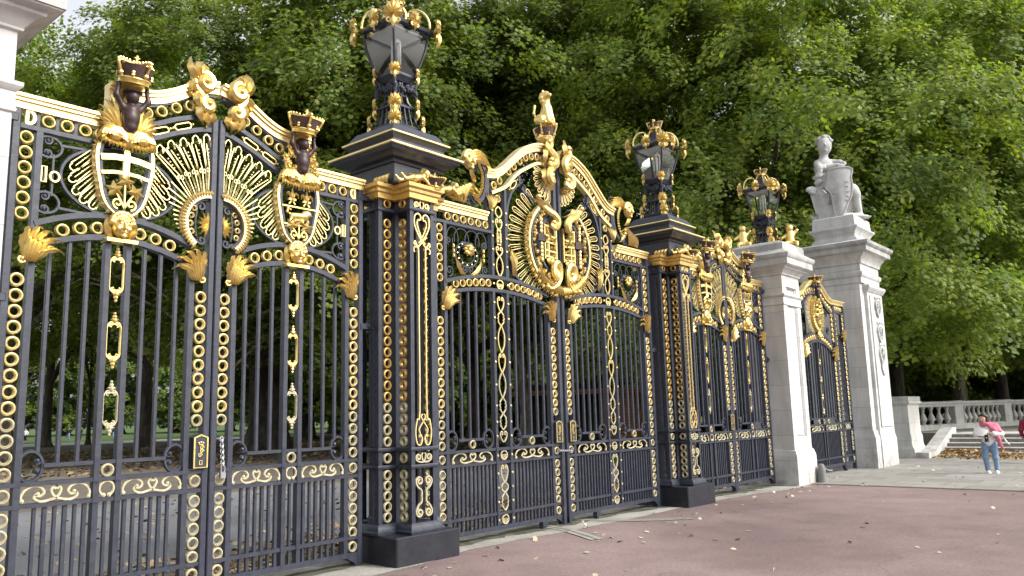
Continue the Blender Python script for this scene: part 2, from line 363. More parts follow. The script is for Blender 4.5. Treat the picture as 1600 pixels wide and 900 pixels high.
# ------------------------------------------------------------------ smooth bodies: distance fields meshed by surface nets
class SDF:
    def __init__(s, k=.03): s.p = []; s.k = k
    def cap(s, a, b, r0, r1=None, k=None): s.p.append(('c', np.array(a, float), np.array(b, float), r0, r0 if r1 is None else r1, k)); return s
    def ell(s, c, r, k=None, rz=0): s.p.append(('e', np.array(c, float), np.array(r, float), rz, 0, k)); return s
    def eval(s, X):
        D = None
        for q in s.p:
            if q[0] == 'c':
                ab = q[2]-q[1]; h = np.clip(((X-q[1])@ab)/max(ab@ab, 1e-9), 0, 1)
                d = np.linalg.norm(X-q[1]-h[..., None]*ab, axis=-1)-(q[3]+(q[4]-q[3])*h)
            else:
                Y = X-q[1]
                if q[3]:
                    c_, s_ = cos(-q[3]), sin(-q[3]); Y = np.stack([Y[..., 0]*c_-Y[..., 2]*s_, Y[..., 1], Y[..., 0]*s_+Y[..., 2]*c_], -1)
                k0 = np.linalg.norm(Y/q[2], axis=-1); k1 = np.linalg.norm(Y/q[2]**2, axis=-1); d = k0*(k0-1)/np.maximum(k1, 1e-9)
            if D is None: D = d
            else:
                k = q[5] or s.k; h = np.clip(.5+.5*(D-d)/k, 0, 1); D = D*(1-h)+d*h-k*h*(1-h)
        return D
    def mesh(s, name, m, vox):
        lo = np.min([np.minimum(q[1]-q[3], q[2]-q[4]) if q[0] == 'c' else q[1]-q[2].max() for q in s.p], axis=0)-3*vox
        lo = np.minimum(lo, np.min([q[2]-max(q[3], q[4]) if q[0] == 'c' else q[1] for q in s.p], axis=0)-3*vox)
        lo = np.minimum(lo, np.min([q[1]-max(q[3], q[4]) if q[0] == 'c' else q[1] for q in s.p], axis=0)-3*vox)
        hi = np.max([np.maximum(q[1], q[2])+max(q[3], q[4]) if q[0] == 'c' else q[1]+q[2].max() for q in s.p], axis=0)+3*vox
        n = np.ceil((hi-lo)/vox).astype(int)+1
        G = np.stack(np.meshgrid(*[lo[i]+vox*np.arange(n[i]) for i in range(3)], indexing='ij'), -1)
        V = s.eval(G); sg = V < 0
        corners = [(i, j, k) for i in (0, 1) for j in (0, 1) for k in (0, 1)]
        nx, ny, nz = n-1
        cs = sum(sg[i:i+nx, j:j+ny, k:k+nz].astype(int) for i, j, k in corners)
        act = (cs > 0) & (cs < 8); idx = -np.ones(act.shape, int); idx[act] = np.arange(act.sum())
        acc = np.zeros((act.sum(), 3)); cnt = np.zeros(act.sum()); A = np.argwhere(act)
        for a in range(8):
            for c in range(a+1, 8):
                ca, cc = np.array(corners[a]), np.array(corners[c])
                if abs(ca-cc).sum() != 1: continue
                va = V[tuple((A+ca).T)]; vc = V[tuple((A+cc).T)]; mk = (va < 0) != (vc < 0)
                t = np.where(mk, va/np.where(mk, va-vc, 1), 0)
                acc += np.where(mk[:, None], ca+(cc-ca)*t[:, None], 0); cnt += mk
        P = lo+vox*(A+acc/cnt[:, None]); F = []
        for ax in range(3):
            u, w = [i for i in range(3) if i != ax]
            sl = [slice(1, -1)]*3; sl[ax] = slice(0, -1); s2 = list(sl); s2[ax] = slice(1, None)
            m1, m2 = sg[tuple(sl)], sg[tuple(s2)]; E = np.argwhere(m1 != m2); off = np.ones(3, int); off[ax] = 0; C = E+off
            flip = m1[tuple(E.T)]
            q = []
            for du, dw in ((0, 0), (1, 0), (1, 1), (0, 1)):
                d = C.copy(); d[:, u] -= du; d[:, w] -= dw; q.append(idx[tuple(d.T)])
            q = np.stack(q, 1); fl = flip if ax != 1 else ~flip
            q[~fl] = q[~fl][:, ::-1]; F.append(q)
        F = np.concatenate(F)[:, ::-1] if False else np.concatenate(F)
        if MX == -1: P = P*np.array([-1, 1, 1]); F = F[:, ::-1]
        me = bpy.data.meshes.new(name); me.from_pydata(P.tolist(), [], F.tolist()); me.materials.append(m)
        me.polygons.foreach_set('use_smooth', [True]*len(me.polygons)); me.update(); return me
    def build(s, name, m, parent, vox=.01, loc=(0, 0, 0)):
        o = bpy.data.objects.new(name, s.mesh(name, m, vox)); COL.objects.link(o); o.parent = parent; o.location = loc; return o
# ------------------------------------------------------------------ iron gates (front face at y = 0, leaf drawn about its own centre line)
def ring_meshes():
    o = []
    for n, m in (('ring', 'gold_pale'), ('ring', 'gold_ring'), ('ring', 'gold_worn'), ('ring', 'gold_amber')):
        b = MB(); ring(b, 0, 0); o.append(b.mesh(n, M[m], .9))
    return o
RING = ring_meshes()
def put_ring(root, x, z, y=0.0, kind=None):
    if kind is None: kind = 2 if z < 1.62 else (0 if z > 3.0 else 1)
    return inst(RING[kind], 'ring', root, (x, y, z))
def cornice(root, p, name='cornice', end=None):
    b = MB()
    for off, w, y in ((-.052, .056, -.045), (-.010, .028, -.066), (.017, .026, -.085)): strip(b, p, w, y, .05, off=off)
    if end: box(b, *end)
    return b.build(name, M['gold_pale'], root)
def scroll_c(b, x, z, w, h, sgn, y=-.02, r=.011):
    """one gilt running scroll, mirrored by sgn, about (x,z) the middle"""
    X = lambda u: x+sgn*u*w
    pts = [(X(u), z+v*h) for u, v in ((-.5, -.38), (-.455, -.30), (-.47, -.36), (-.49, -.1), (-.44, .25), (-.33, .45), (-.22, .35), (-.17, .08), (-.22, -.12), (-.29, -.05), (-.25, .05))]
    tube(b, up3(smoothp(pts, 3), y), r, 6, flat=.7)
    pts = [(X(u), z+v*h) for u, v in ((-.27, .02), (-.31, -.2), (-.22, -.42), (-.08, -.36), (.02, -.2), (.07, .15), (.03, .40), (-.03, .34), (-.01, .22))]
    tube(b, up3(smoothp(pts, 3), y), r, 6, flat=.7)
    ball(b, (X(-.475), y, z-.33*h), (.018, .014, .018), 7, 5); ball(b, (X(-.26), y, z+.02*h), (.016, .014, .016), 7, 5)
def lock_rail_scroll(root, x, w):
    b = MB(); scroll_c(b, x, 1.05, w, .135, 1); scroll_c(b, x, 1.05, w, .135, -1)
    return b.build('running_scroll', M['gold_worn'], root)
def hoop(root, x, sgn):
    b = MB(); tube(b, up3(arcp(x, 1.257, .088, .112, 0, 2*pi, 28), 0)[:-1], .017, 6, True)
    for dz in (.035, -.035): 
        tube(b, up3(spiral(x-sgn*.045, 1.257+dz*1.15, .045, .012, pi/2 if dz > 0 else -pi/2, .8*(1 if (dz > 0) == (sgn > 0) else -1), 14), 0), .011, 5); ball(b, (x-sgn*.045, -.01, 1.257+dz*1.15), .02, 7, 5)
    return b.build('scroll_hoop', M['iron'], root)
def acanthus(root, x, z, sgn, s=1.0, name='acanthus_leaf', m='gold', loc_y=-.04):
    """corner acanthus: springs from a volute at (x,z) and sprays up and to sgn"""
    b = MB()
    for k, (dx, dz) in enumerate(((-.05, .25), (-.01, .33), (.05, .30), (.10, .345), (.14, .285), (.20, .31), (.225, .235), (.285, .235), (.27, .15), (.31, .12))):
        c = [(x+sgn*.015*s, loc_y, z+.01*s), (x+sgn*(.03+.010*k)*s, loc_y-.04*s, z+dz*.40*s), (x+sgn*dx*.72*s, loc_y-(.07+.05*(k % 2))*s, z+dz*.92*s), (x+sgn*(dx+.025)*s, loc_y-(.07+.05*(k % 2))*s, z+dz*1.0*s), (x+sgn*(dx+.07)*s, loc_y-.05*s, z+(dz-.06)*s)]
        petal(b, c, .041*s, .036*s, 13, 4)
    for k in range(6):
        c = [(x+sgn*(.02+.02*k)*s, loc_y-.02, z-.03*s), (x+sgn*(.025+.03*k)*s, loc_y-.08*s, z+.08*s), (x+sgn*(.04+.042*k)*s, loc_y-.115*s, z+(.22-.018*k)*s), (x+sgn*(.065+.045*k)*s, loc_y-.09*s, z+(.205-.02*k)*s)]
        petal(b, c, .040*s, .028*s, 10, 2)
    tube(b, up3(spiral(x, z-.01*s, .055*s, .012*s, pi*.5, -1.3*sgn, 18), loc_y-.02), [.018*s*(1-.03*i) for i in range(18)], 6)
    ball(b, (x, loc_y-.03, z-.01*s), .022*s, 7, 5)
    return b.build(name, M[m], root)
def lock(root, x, keyhole=True):
    b = MB(); o = [(x-.07, 1.155), (x+.07, 1.155), (x+.07, 1.425), (x+.05, 1.44), (x, 1.455), (x-.05, 1.44), (x-.07, 1.425)]; plate(b, o, -.07, .03)
    l = b.build('lock_box', M['iron'], root, smooth=0)
    b = MB(); strip(b, [(x-.06, 1.165), (x+.06, 1.165), (x+.06, 1.42), (x, 1.442), (x-.06, 1.42)], .014, -.078, -.069, True)
    for z in (1.27, 1.305, 1.335): tube(b, up3(spiral(x+(.008 if z > 1.3 else -.008), z, .021, .006, 0, 1.2, 12), -.074), .005, 4)
    for dx in (-.02, 0, .02): ball(b, (x+dx, -.074, 1.375+.008*(dx == 0)), .008, 6, 4)
    strip(b, [(x-.02, 1.362), (x+.02, 1.362)], .01, -.08, -.07); strip(b, [(x-.012, 1.19), (x+.012, 1.19), (x+.012, 1.225), (x-.012, 1.225)], .007, -.078, -.07, True)
    b.build('lock_cypher', M['gold'], l); return l
def grid(root, wo, wi, wr, cb, ups, lows, zl, hoops, meet_top, hinge_top, skip_lock=True, inner_top=None, thick=.03):
    """everything below the arch that the leaves have in common: frame, bars, rings"""
    b = MB()
    bbox(b, -wo-.03, -wo+.032, -.045, .045, .05, hinge_top); bbox(b, wo-.032, wo+.03, -.045, .045, .05, meet_top)
    for z0, z1, y in ((.16, .212, .034), (.338, .373, .036), (.953, .985, .038), (1.113, 1.145, .038)): box(b, -wo+.032, wo-.032, -y, y, z0, z1)
    for sx in (-1, 1):
        box(b, sx*wi-.024, sx*wi+.024, -.032, .032, .212, .338); box(b, sx*wi-.024, sx*wi+.024, -.032, .032, .373, .953); box(b, sx*wi-.024, sx*wi+.024, -.032, .032, .985, 1.113)
    box(b, -wi-.024, -wi+.024, -.032, .032, 1.145, inner_top or zl(-wi)); box(b, wi-.024, wi+.024, -.032, .032, 1.145, zl(wi)+.02)
    for x in (-cb, cb):
        for z0, z1 in ((.212, .338), (.373, .953), (.985, 1.113), (1.145, zl(x))): box(b, x-.022, x+.022, -.034, .034, z0, z1)
        for z in (.355, .969, 1.129): box(b, x-.028, x+.028, -.044, .044, z-.021, z+.021)
    # little foot at the hinge and drop under the meeting stile
    plate(b, [(-wo-.03, .05), (-wo+.05, .05), (-wo+.07, .11), (-wo+.16, .16), (-wo-.03, .16)], -.04, .04)
    plate(b, [(wo+.03, .06), (wo+.03, .16), (wo-.12, .16), (wo-.05, .12), (wo-.03, .06)], -.03, .03)
    fr = b.build('gate_frame', M['iron'], root)
    for z in (2.52, 3.93):
        b = MB(); bbox(b, -wo-.17, -wo+.01, -.055, .055, z-.03, z+.03); ball(b, (-wo-.10, -.06, z), (.02, .012, .02), 7, 5); lathe(b, [(.035, z-.06), (.035, z+.06)], (-wo-.15, 0, 0), 10); b.build('hinge', M['iron'], root)
    b = MB()
    for x0, x1 in hoops: box(b, x0, x1, -.026, .026, 1.246, 1.276)
    b.build('upper_rail', M['iron'], root)
    for x in ups:
        b = MB(); z0 = 1.276 if all(abs(x-h) > .09 for a in hoops for h in (a[0]-.09, a[1]+.09)) else 1.36
        bbox(b, x-.016, x+.016, -.016, .016, z0, zl(x), .004); b.build('bar', M['iron'], root)
    for i, x in enumerate(lows):
        b = MB(); w = .014 if i % 2 else .011
        box(b, x-w, x+w, -.016, .016, .212, .338); box(b, x-w, x+w, -.016, .016, .373, .953); b.build('bar', M['iron'], root)
    for z in [.267]+[.41+.1175*k for k in range(5)]+[1.05]+[1.205+.1215*k for k in range(13)]:
        for sx in (-1, 1):
            if sx > 0 and skip_lock and 1.12 < z < 1.47: continue
            put_ring(root, sx*wr, z)
    return fr
def big_s(root, pts, w, name='gilt_scroll', y=-.05, extra=(), m='gold'):
    """fat volute: tapering S tube with leaf blades"""
    b = MB(); p = smoothp(pts, 5); n = len(p)
    tube(b, [(x, y-.05*sin(pi*i/n), z) for i, (x, z) in enumerate(p)], [w*(.45+.75*sin(pi*(i+1)/(n+1))) for i in range(n)], 7, flat=.8)
    for e in (0, -1): ball(b, (p[e][0], y-.03, p[e][1]), w*.8, 8, 6)
    for c in extra: petal(b, c, w*1.25, w*.9, 10, 3)
    return b.build(name, M[m], root)
def crown(parent, c, r, h, name='crown', tilt=0, m='gold'):
    b = MB(); lathe(b, [(r*.76, 0), (r*.84, h*.02), (r*.78, h*.06), (r*.80, h*.16), (r*.88, h*.18), (r*.84, h*.22), (r*.7, h*.22)], (0, 0, 0), 20)
    for k in range(8):
        a = 2*pi*k/8+.3
        if k % 2: 
            for dz, q in ((.28, .035), (.36, .05)): ball(b, (cos(a)*r*.86, sin(a)*r*.86, h*dz), r*.1, 6, 4)
        else:
            P = [Vector(q) for q in smoothp([(cos(a)*r*.8, sin(a)*r*.8, h*.2), (cos(a)*r*1.0, sin(a)*r*1.0, h*.5), (cos(a)*r*1.12, sin(a)*r*1.12, h*.68), (cos(a)*r*.85, sin(a)*r*.85, h*.74), (cos(a)*r*.45, sin(a)*r*.45, h*.73), (0, 0, h*.72)], 2)]
            tube(b, P, r*.085, 5)
            for q in P[3:10]: ball(b, q*1.04+Vector((0, 0, r*.05)), r*.085, 6, 4)
            ball(b, (cos(a)*r*.88, sin(a)*r*.88, h*.32), (r*.15, r*.15, h*.08), 6, 4)
    ball(b, (0, 0, h*.76), r*.17, 8, 6); box(b, -r*.05, r*.05, -r*.05, r*.05, h*.86, h*1.04); box(b, -r*.14, r*.14, -r*.04, r*.04, h*.93, h*.97)
    o = b.build(name, M[m], parent, (c[0]*MX, c[1], c[2])); o.rotation_euler = (tilt, 0, 0)
    b = MB(); lathe(b, [(r*.72, h*.12), (r*.90, h*.5), (r*.98, h*.64), (r*.6, h*.69), (.001, h*.68)], (0, 0, 0), 14); b.build('cap', M['velvet'], o)
    return o
def cherub(parent, y=-.13, hat=False):
    s = SDF(.02)
    s.cap((0, y, 4.04), (0, y, 4.17), .062, .070).ell((0, y-.012, 4.11), (.070, .062, .065)).cap((-.06, y, 4.195), (.06, y, 4.195), .034)
    s.ell((0, y-.025, 4.295), (.054, .056, .060)).ell((0, y-.055, 4.30), (.012, .014, .012), .01).cap((0, y, 4.2), (0, y, 4.26), .028)
    for sx in (-1, 1):
        s.cap((sx*.07, y, 4.20), (sx*.135, y-.02, 4.29), .028, .023).cap((sx*.135, y-.02, 4.28), (sx*.12, y-.02, 4.37), .022, .018).ell((sx*.12, y-.02, 4.385), (.022, .02, .025), .012)
        s.ell((sx*.04, y+.0, 4.315), (.014, .02, .018), .01)
    o = s.build('cherub', M['bronze'], parent, .009)
    s = SDF(.015); s.ell((0, y+.008, 4.33), (.052, .05, .042))
    for k in range(9): a = 2*pi*k/9; s.ell((cos(a)*.046, y+.01+sin(a)*.04, 4.325+.012*(k % 2)), (.018, .018, .018))
    if hat: s.ell((0, y-.02, 4.342), (.085, .07, .014))
    s.build('hair', M['bronze'], o, .009); return o
def mask(parent, z=3.165, y=-.07, x=0, sc_=1.0):
    q = sc_; s = SDF(.012)
    s.ell((x, y, z+.01*q), (.062*q, .05*q, .085*q)).cap((x, y-.05*q, z+.035*q), (x, y-.068*q, z-.012*q), .009*q, .014*q)
    for sx in (-1, 1):
        s.ell((x+sx*.026*q, y-.045*q, z+.045*q), (.024*q, .014*q, .009*q), .008).ell((x+sx*.035*q, y-.035*q, z-.01*q), (.02*q, .018*q, .02*q)).ell((x+sx*.025*q, y-.046*q, z+.026*q), (.011*q, .007*q, .008*q), .004)
    s.ell((x, y-.048*q, z-.037*q), (.022*q, .01*q, .007*q), .005).ell((x, y-.04*q, z-.062*q), (.022*q, .018*q, .016*q))
    for k in range(9): a = pi*(.02+.96*k/8); s.ell((x+cos(a)*.074*q, y+.0, z+.03*q+sin(a)*.075*q), (.022*q, .03*q, .022*q))
    o = s.build('mask', M['gold'], parent, .0085); return o
def leaf_flat(b, c, s, ang, y):
    """five-pointed maple leaf in relief"""
    pts = []
    for k in range(11):
        a = ang+pi*(-.5)+2*pi*k/11; r = s*(1 if k % 2 else .5) if k else s*.3
        pts.append((c[0]+cos(a)*r, c[1]+sin(a)*r))
    n = len(pts); v = [(c[0], y-.03, c[1])]+[(x, y, z) for x, z in pts]+[(x, y+.012, z) for x, z in pts]
    f = [(0, 1+(i+1) % n, 1+i) for i in range(n)]+[(1+i, 1+(i+1) % n, 1+n+(i+1) % n, 1+n+i) for i in range(n)]+[tuple(range(1+n, 1+2*n))]
    b.add(v, f)
SH = [(0, 3.285), (.075, 3.305), (.14, 3.37), (.175, 3.45), (.195, 3.54), (.215, 3.63), (.228, 3.72), (.228, 3.80), (.215, 3.87)]
def shield(root, charge):
    o = SH+[(-x, z) for x, z in SH[::-1][:-1]]; full = smoothp(SH, 3); full = [(-x, z) for x, z in full[::-1]][:-1]+full
    b = MB(); strip(b, full, .034, -.085, -.01)
    N = normals2(full, False)
    for i, ((x, z), (nx, nz)) in enumerate(zip(full, N)):
        if i % 2 == 0: petal(b, [(x, -.06, z), (x-nx*.03, -.08, z-nz*.03-.004), (x-nx*.055, -.045, z-nz*.055)], .022, .018, 6)
    s = b.build('shield', M['gold_pale'], root)
    b = MB(); strip(b, [(x*.9, 3.29+(z-3.285)*.985) for x, z in full], .022, -.09, -.02); b.build('inner_edge', M['iron'], s)
    y = -.09; b = MB()
    if charge == 'cross':
        for z, w in ((3.755, .05), (3.625, .028)):
            strip(b, [(u*.21*(1 if z > 3.7 else .95), z+.014-.014*(2*u-.0)**2*.5) for u in (-1, -.5, 0, .5, 1)], w, y-.012, y+.01)
        strip(b, [(0, 3.56), (0, 3.86)], .05, y-.016, y+.008); b.build('cross', M['gold'], s); zs = 0
    else:
        for sx in (-1, 1):
            x, z = sx*.085, 3.75
            petal(b, [(x, y, z-.05), (x, y-.02, z+.03), (x, y, z+.085)], .025, .03, 8)
            for t in (-1, 1):
                petal(b, [(x, y, z-.03), (x+t*.03, y-.01, z+.06), (x+t*.075, y-.01, z+.05), (x+t*.065, y-.01, z-.012)], .017, .022, 8); tube(b, [(x, y, z-.03), (x+t*.035, y, z-.075)], .009, 5)
            strip(b, [(x-.04, z-.028), (x+.04, z-.028)], .018, y-.015, y+.008)
        b.build('fleur_de_lis', M['gold'], s)
        b = MB()
        for z, w in ((3.655, .2), (3.475, .175)): strip(b, [(-w, z), (w, z-.006)], .014, y-.008, y+.01)
        b.build('bar', M['gold'], s)
        z = 3.56; d = SDF(.018); d.cap((-.06, y, z+.01), (.07, y, z+.0), .035, .03).ell((-.1, y-.01, z+.035), (.035, .03, .035)).ell((-.075, y, z+.03), (.04, .03, .045)).ell((-.132, y-.01, z+.025), (.016, .016, .014))
        for a, c in (((-.07, 0), (-.11, -.05)), ((-.05, 0), (-.04, -.062)), ((.06, 0), (.05, -.06)), ((.075, 0), (.11, -.055))): d.cap((a[0], y, z+a[1]), (c[0], y-.01, z+c[1]), .018, .011)
        for a, c in zip(((.09, .01), (.14, .03), (.13, .07)), ((.14, .03), (.13, .07), (.09, .06))): d.cap((a[0], y, z+a[1]), (c[0], y, z+c[1]), .009)
        d.build('lion', M['gold'], s, .0085)
        b = MB(); zs = -.06
    b = MB()
    z0 = 3.33
    for dx, dz, t in ((0, .235+zs, .0), (-.088, .15+zs*.4, .45), (.088, .15+zs*.4, -.45)):
        tube(b, bez([(0, y, z0), (dx*.3, y, z0+dz*.5), (dx, y, z0+dz)], 6), .009, 5); leaf_flat(b, (dx, z0+dz), .082, t, y-.012)
    for t in (-1, 1): tube(b, up3(spiral(t*.055, z0+.045, .05, .012, -pi/2, t*1.2, 16), y), .011, 5)
    b.build('maple_sprig', M['gold'], s)
    return s
def shell(root, y=-.10):
    b = MB()
    for t in (-1, 1):
        for k in range(4):
            q = 1-.2*k; P = arcp(t*.105, 3.925, .115*q, .085*q, pi*(.5-t*.5)+t*.1, pi*(.5+t*.62), 14)
            tube(b, [(x, y-.012*k-.02, z) for x, z in P], .016, 6)
        ball(b, (t*.115, y-.03, 3.925), (.05, .045, .035), 8, 6)
        petal(b, [(t*.12, y, 3.93), (t*.2, y-.03, 3.97), (t*.25, y, 3.92), (t*.245, y+.02, 3.87)], .04, .03, 9, 3)
    petal(b, [(0, y, 3.86), (0, y-.05, 3.95), (0, y-.03, 4.03), (0, y+.03, 4.06)], .085, .04, 9)
    n = 15
    for k in range(n):
        u = -1+2*k/(n-1); x = u*.225; z = 3.862-.03*(1-u*u)+.01*(k % 2)
        petal(b, [(x*.8, y, 3.935-.02*abs(u)), (x*.95, y-.045, z+.03), (x, y-.02, z-.012)], .021, .024, 7)
    return b.build('shell', M['gold'], root)
def foliage(root, kind, y=-.09):
    b = MB(); rng = random.Random(3)
    if kind == 'feathers':
        for t in (-1, 1):
            for k in range(7):
                a = rad(20+13*k); L = .13+.035*k
                petal(b, [(t*.06, y, 3.99), (t*(.08+cos(a)*L*.7), y-.03, 4.0+sin(a)*L*.6), (t*(.06+cos(a)*L*1.1+.02), y-.01, 4.0+sin(a)*L), (t*(.09+cos(a)*L*1.25), y+.02, 3.985+sin(a)*L)], .026, .02, 9, 3)
            for k in range(4): petal(b, [(t*.08, y, 3.98), (t*(.13+.02*k), y-.05, 4.06-.03*k), (t*(.2+.012*k), y-.04, 4.03-.045*k), (t*(.23), y-.0, 3.95-.02*k)], .03, .025, 9, 3)
    else:
        for t in (-1, 1):
            for k in range(17):
                x = t*(.07+rng.random()*.12); z = 3.99+rng.random()*.29; r = .028+rng.random()*.012
                if abs(x) > .15 and z > 4.15: x *= .75
                for j in range(5): a = 2*pi*j/5+k; petal(b, [(x, y-.02, z), (x+cos(a)*r*.7, y-.055, z+sin(a)*r*.7), (x+cos(a)*r*1.35, y-.03, z+sin(a)*r*1.35)], .018, .012, 5)
                ball(b, (x, y-.045, z), .012, 6, 4)
            for k in range(3): petal(b, [(t*.08, y, 3.98), (t*(.13+.03*k), y-.05, 4.04-.03*k), (t*(.2+.02*k), y-.03, 4.02-.045*k), (t*.24, y, 3.95-.03*k)], .03, .025, 9, 3)
    return b.build('crest_foliage', M['gold'], root)

XL = 3.786   # meeting line of the left gate
XC = 9.006   # meeting line of the centre gate
def side_leaf(charge, label, xc, mirror):
    global MX
    MX = -1 if mirror else 1
    root = empty('gate_leaf', (xc, 0, 0), label, 'gate leaf', 'leaves of the two wide side gates')
    zl = lambda x: 3.065-.36*x*x; zu = lambda x: 3.27-.37*x*x
    step = .0722
    lows = [-.155-step*k for k in range(6)][::-1]+[0]+[.155+step*k for k in range(6)]
    grid(root, .826, .652, .745, .085, (-.518, -.374, -.231, .231, .374, .518), lows, zl, ((-.475, .475),), 4.36, 4.02, inner_top=3.857)
    for x in (-.373, .373): lock_rail_scroll(root, x, .50)
    b = MB(); tube(b, up3(arcp(0, 1.052, .056, .058, -pi*.38, pi*1.38, 22), -.02), .012, 6)
    for t in (-1, 1): ball(b, (t*.022, -.02, 1.0), .02, 7, 5)
    b.build('omega_ring', M['gold_worn'], root); put_ring(root, 0, 1.195, 0)
    for t in (-1, 1): hoop(root, t*.563, t)
    for z0, z1 in ((2.65, 2.915), (2.10, 2.372), (1.56, 1.812)):
        b = MB(); c = .03; o = [(-.06, z0+c), (-.045, z0), (.045, z0), (.06, z0+c), (.06, z1-c), (.045, z1), (-.045, z1), (-.06, z1-c)]
        strip(b, o, .013, -.02, .01, True)
        for z, d in ((z1, 1), (z0, -1)):
            for t in (-1, 1): tube(b, up3(spiral(t*.022, z+d*.0, .026, .007, -d*pi/2 if t > 0 else -d*pi/2, t*d*1.1, 12), -.015), .007, 5)
            for k, q in enumerate((.022, .019, .013)): ball(b, (0, -.018, z+d*(.03+.028*k)), q, 7, 5)
            for t in (-1, 1): petal(b, [(0, -.02, z+d*.02), (t*.025, -.035, z+d*.045), (t*.038, -.02, z+d*.03)], .012, .012, 6)
        b.build('link_ornament', M['gold'] if z0 > 1.9 else M['gold_worn'], root)
    # arched bands with roundels
    xs = [-.652+1.304*i/24 for i in range(25)]
    b = MB(); strip(b, [(x, zl(x)+.02) for x in xs], .046, -.036, .036); strip(b, [(x, zu(x)) for x in xs], .046, -.038, .038)
    b.build('arched_band', M['iron'], root)
    for x in (-.442, -.31, -.175, .175, .31, .442): put_ring(root, x, 3.163-.36*x*x, 0, 0)
    acanthus(root, -.735, 2.83, 1, .78); acanthus(root, .735, 2.83, -1, .78)
    for k in range(6): put_ring(root, -.745, 3.79-.1215*k)
    # top panel framing
    b = MB(); box(b, -.795, -.10, -.034, .034, 3.857, 3.893)
    for x in (-.665, -.525, -.385): box(b, x-.012, x+.012, -.02, .02, 3.893, 4.02)
    for p in ([(-.02, 4.12), (.1, 4.125), (.237, 4.15), (.45, 4.255), (.698, 4.35), (.79, 4.37)], [(-.02, 3.99), (.12, 4.0), (.265, 4.035), (.45, 4.125), (.69, 4.22), (.79, 4.24)]): strip(b, smoothp(p), .042, -.034, .034)
    strip(b, smoothp([(-.02, 4.30), (.1, 4.30), (.235, 4.325), (.4, 4.40), (.55, 4.49), (.72, 4.565), (.82, 4.58)]), .03, -.03, .03)
    b.build('panel_frame', M['iron'], root)
    for x in (-.594, -.454, -.314, -.19): put_ring(root, x, 3.953)
    b = MB(); o = arcp(-.75, 3.953, .055, .055, -pi/2, pi/2, 12); strip(b, o, .024, -.032, .0, True); b.build('half_ring', M['gold_pale'], root)
    for x, z in ((.19, 4.245), (.318, 4.295), (.451, 4.363), (.581, 4.42), (.70, 4.46)): put_ring(root, x, z)
    b = MB()
    for x, z in ((.308, 4.112), (.517, 4.208)):
        u = rad(24); o = [(x+cos(u)*a-sin(u)*c, z+sin(u)*a+cos(u)*c) for a, c in [(.055+.026*cos(q), .026*sin(q)) for q in [-pi/2+pi*i/8 for i in range(9)]]+[(-.055+.026*cos(q), .026*sin(q)) for q in [pi/2+pi*i/8 for i in range(9)]]]
        tube(b, up3(o, -.025), .008, 5, True)
        for d in (-.1, .1): ball(b, (x+cos(u)*d, -.025, z+sin(u)*d), .013, 6, 4)
    b.build('oblong_link', M['gold'], root)
    cornice(root, [(-.86, 4.09), (-.5, 4.09), (-.15, 4.09)])
    cornice(root, smoothp([(-.15, 4.385), (.05, 4.392), (.235, 4.418), (.4, 4.49), (.55, 4.58), (.72, 4.655), (.84, 4.685)]), end=(-.15, -.07, -.05, .05, 4.16, 4.315))
    # dark scrollwork by the hinge
    b = MB(); tube(b, up3([(-.58, 3.86), (-.58, 3.14)], 0)[:0] or up3([(-.535, 3.70), (-.535, 3.36)], 0), .013, 5)
    for z, d in ((3.755, 1), (3.30, -1)):
        tube(b, up3(arcp(-.575, z-.0, .10, .085, -pi*.75, pi*.75, 18), 0), .014, 5)
        for e in (-1, 1): tube(b, up3(spiral(-.585, z+e*.05, .045, .012, e*pi*.5, -e*.9, 12), 0), .011, 5); ball(b, (-.585, 0, z+e*.05), .022, 7, 5)
        strip(b, [(-.48, z+d*.03), (-.2, z+d*.045)], .02, -.015, .015)
    b.build('scrollwork', M['iron'], root)
    b = MB(); strip(b, [(-.625, 3.46), (-.59, 3.46), (-.59, 3.585), (-.625, 3.585)], .013, -.03, 0, True); tube(b, up3(arcp(-.525, 3.515, .034, .04, 0, 2*pi, 14), -.02)[:-1], .011, 5, True); b.build('oblong_link', M['gold_pale'], root)
    b = MB(); tube(b, up3(arcp(0, 3.555, .478, .295, 0, 2*pi, 44), 0)[:-1], .019, 6, True); b.build('oval_hoop', M['iron'], root)
    for t in (-1, 1):
        b = MB()
        for k in range(5):
            tip = ((-.452, 3.575), (-.462, 3.475), (-.425, 3.375), (-.355, 3.315), (-.265, 3.285))[k]; s0 = ((-.20, 3.83), (-.185, 3.74), (-.17, 3.65), (-.155, 3.56), (-.14, 3.47))[k]
            tip = (s0[0]+(tip[0]-s0[0])*.84, s0[1]+(tip[1]-s0[1])*.90); feather(b, s0, tip, .022, .040, .0058)
        if t > 0: b.v = [(-x, y, z) for x, y, z in b.v]; b.f = [f[::-1] for f in b.f]
        b.build('wing_fan', M['gold_pale'], root)
    # half sunburst against the meeting stile
    C = (.80, 3.345)
    b = MB()
    tops = [(.80, 4.165), (.70, 4.15), (.585, 4.09), (.47, 4.045), (.36, 3.985), (.27, 3.915)]
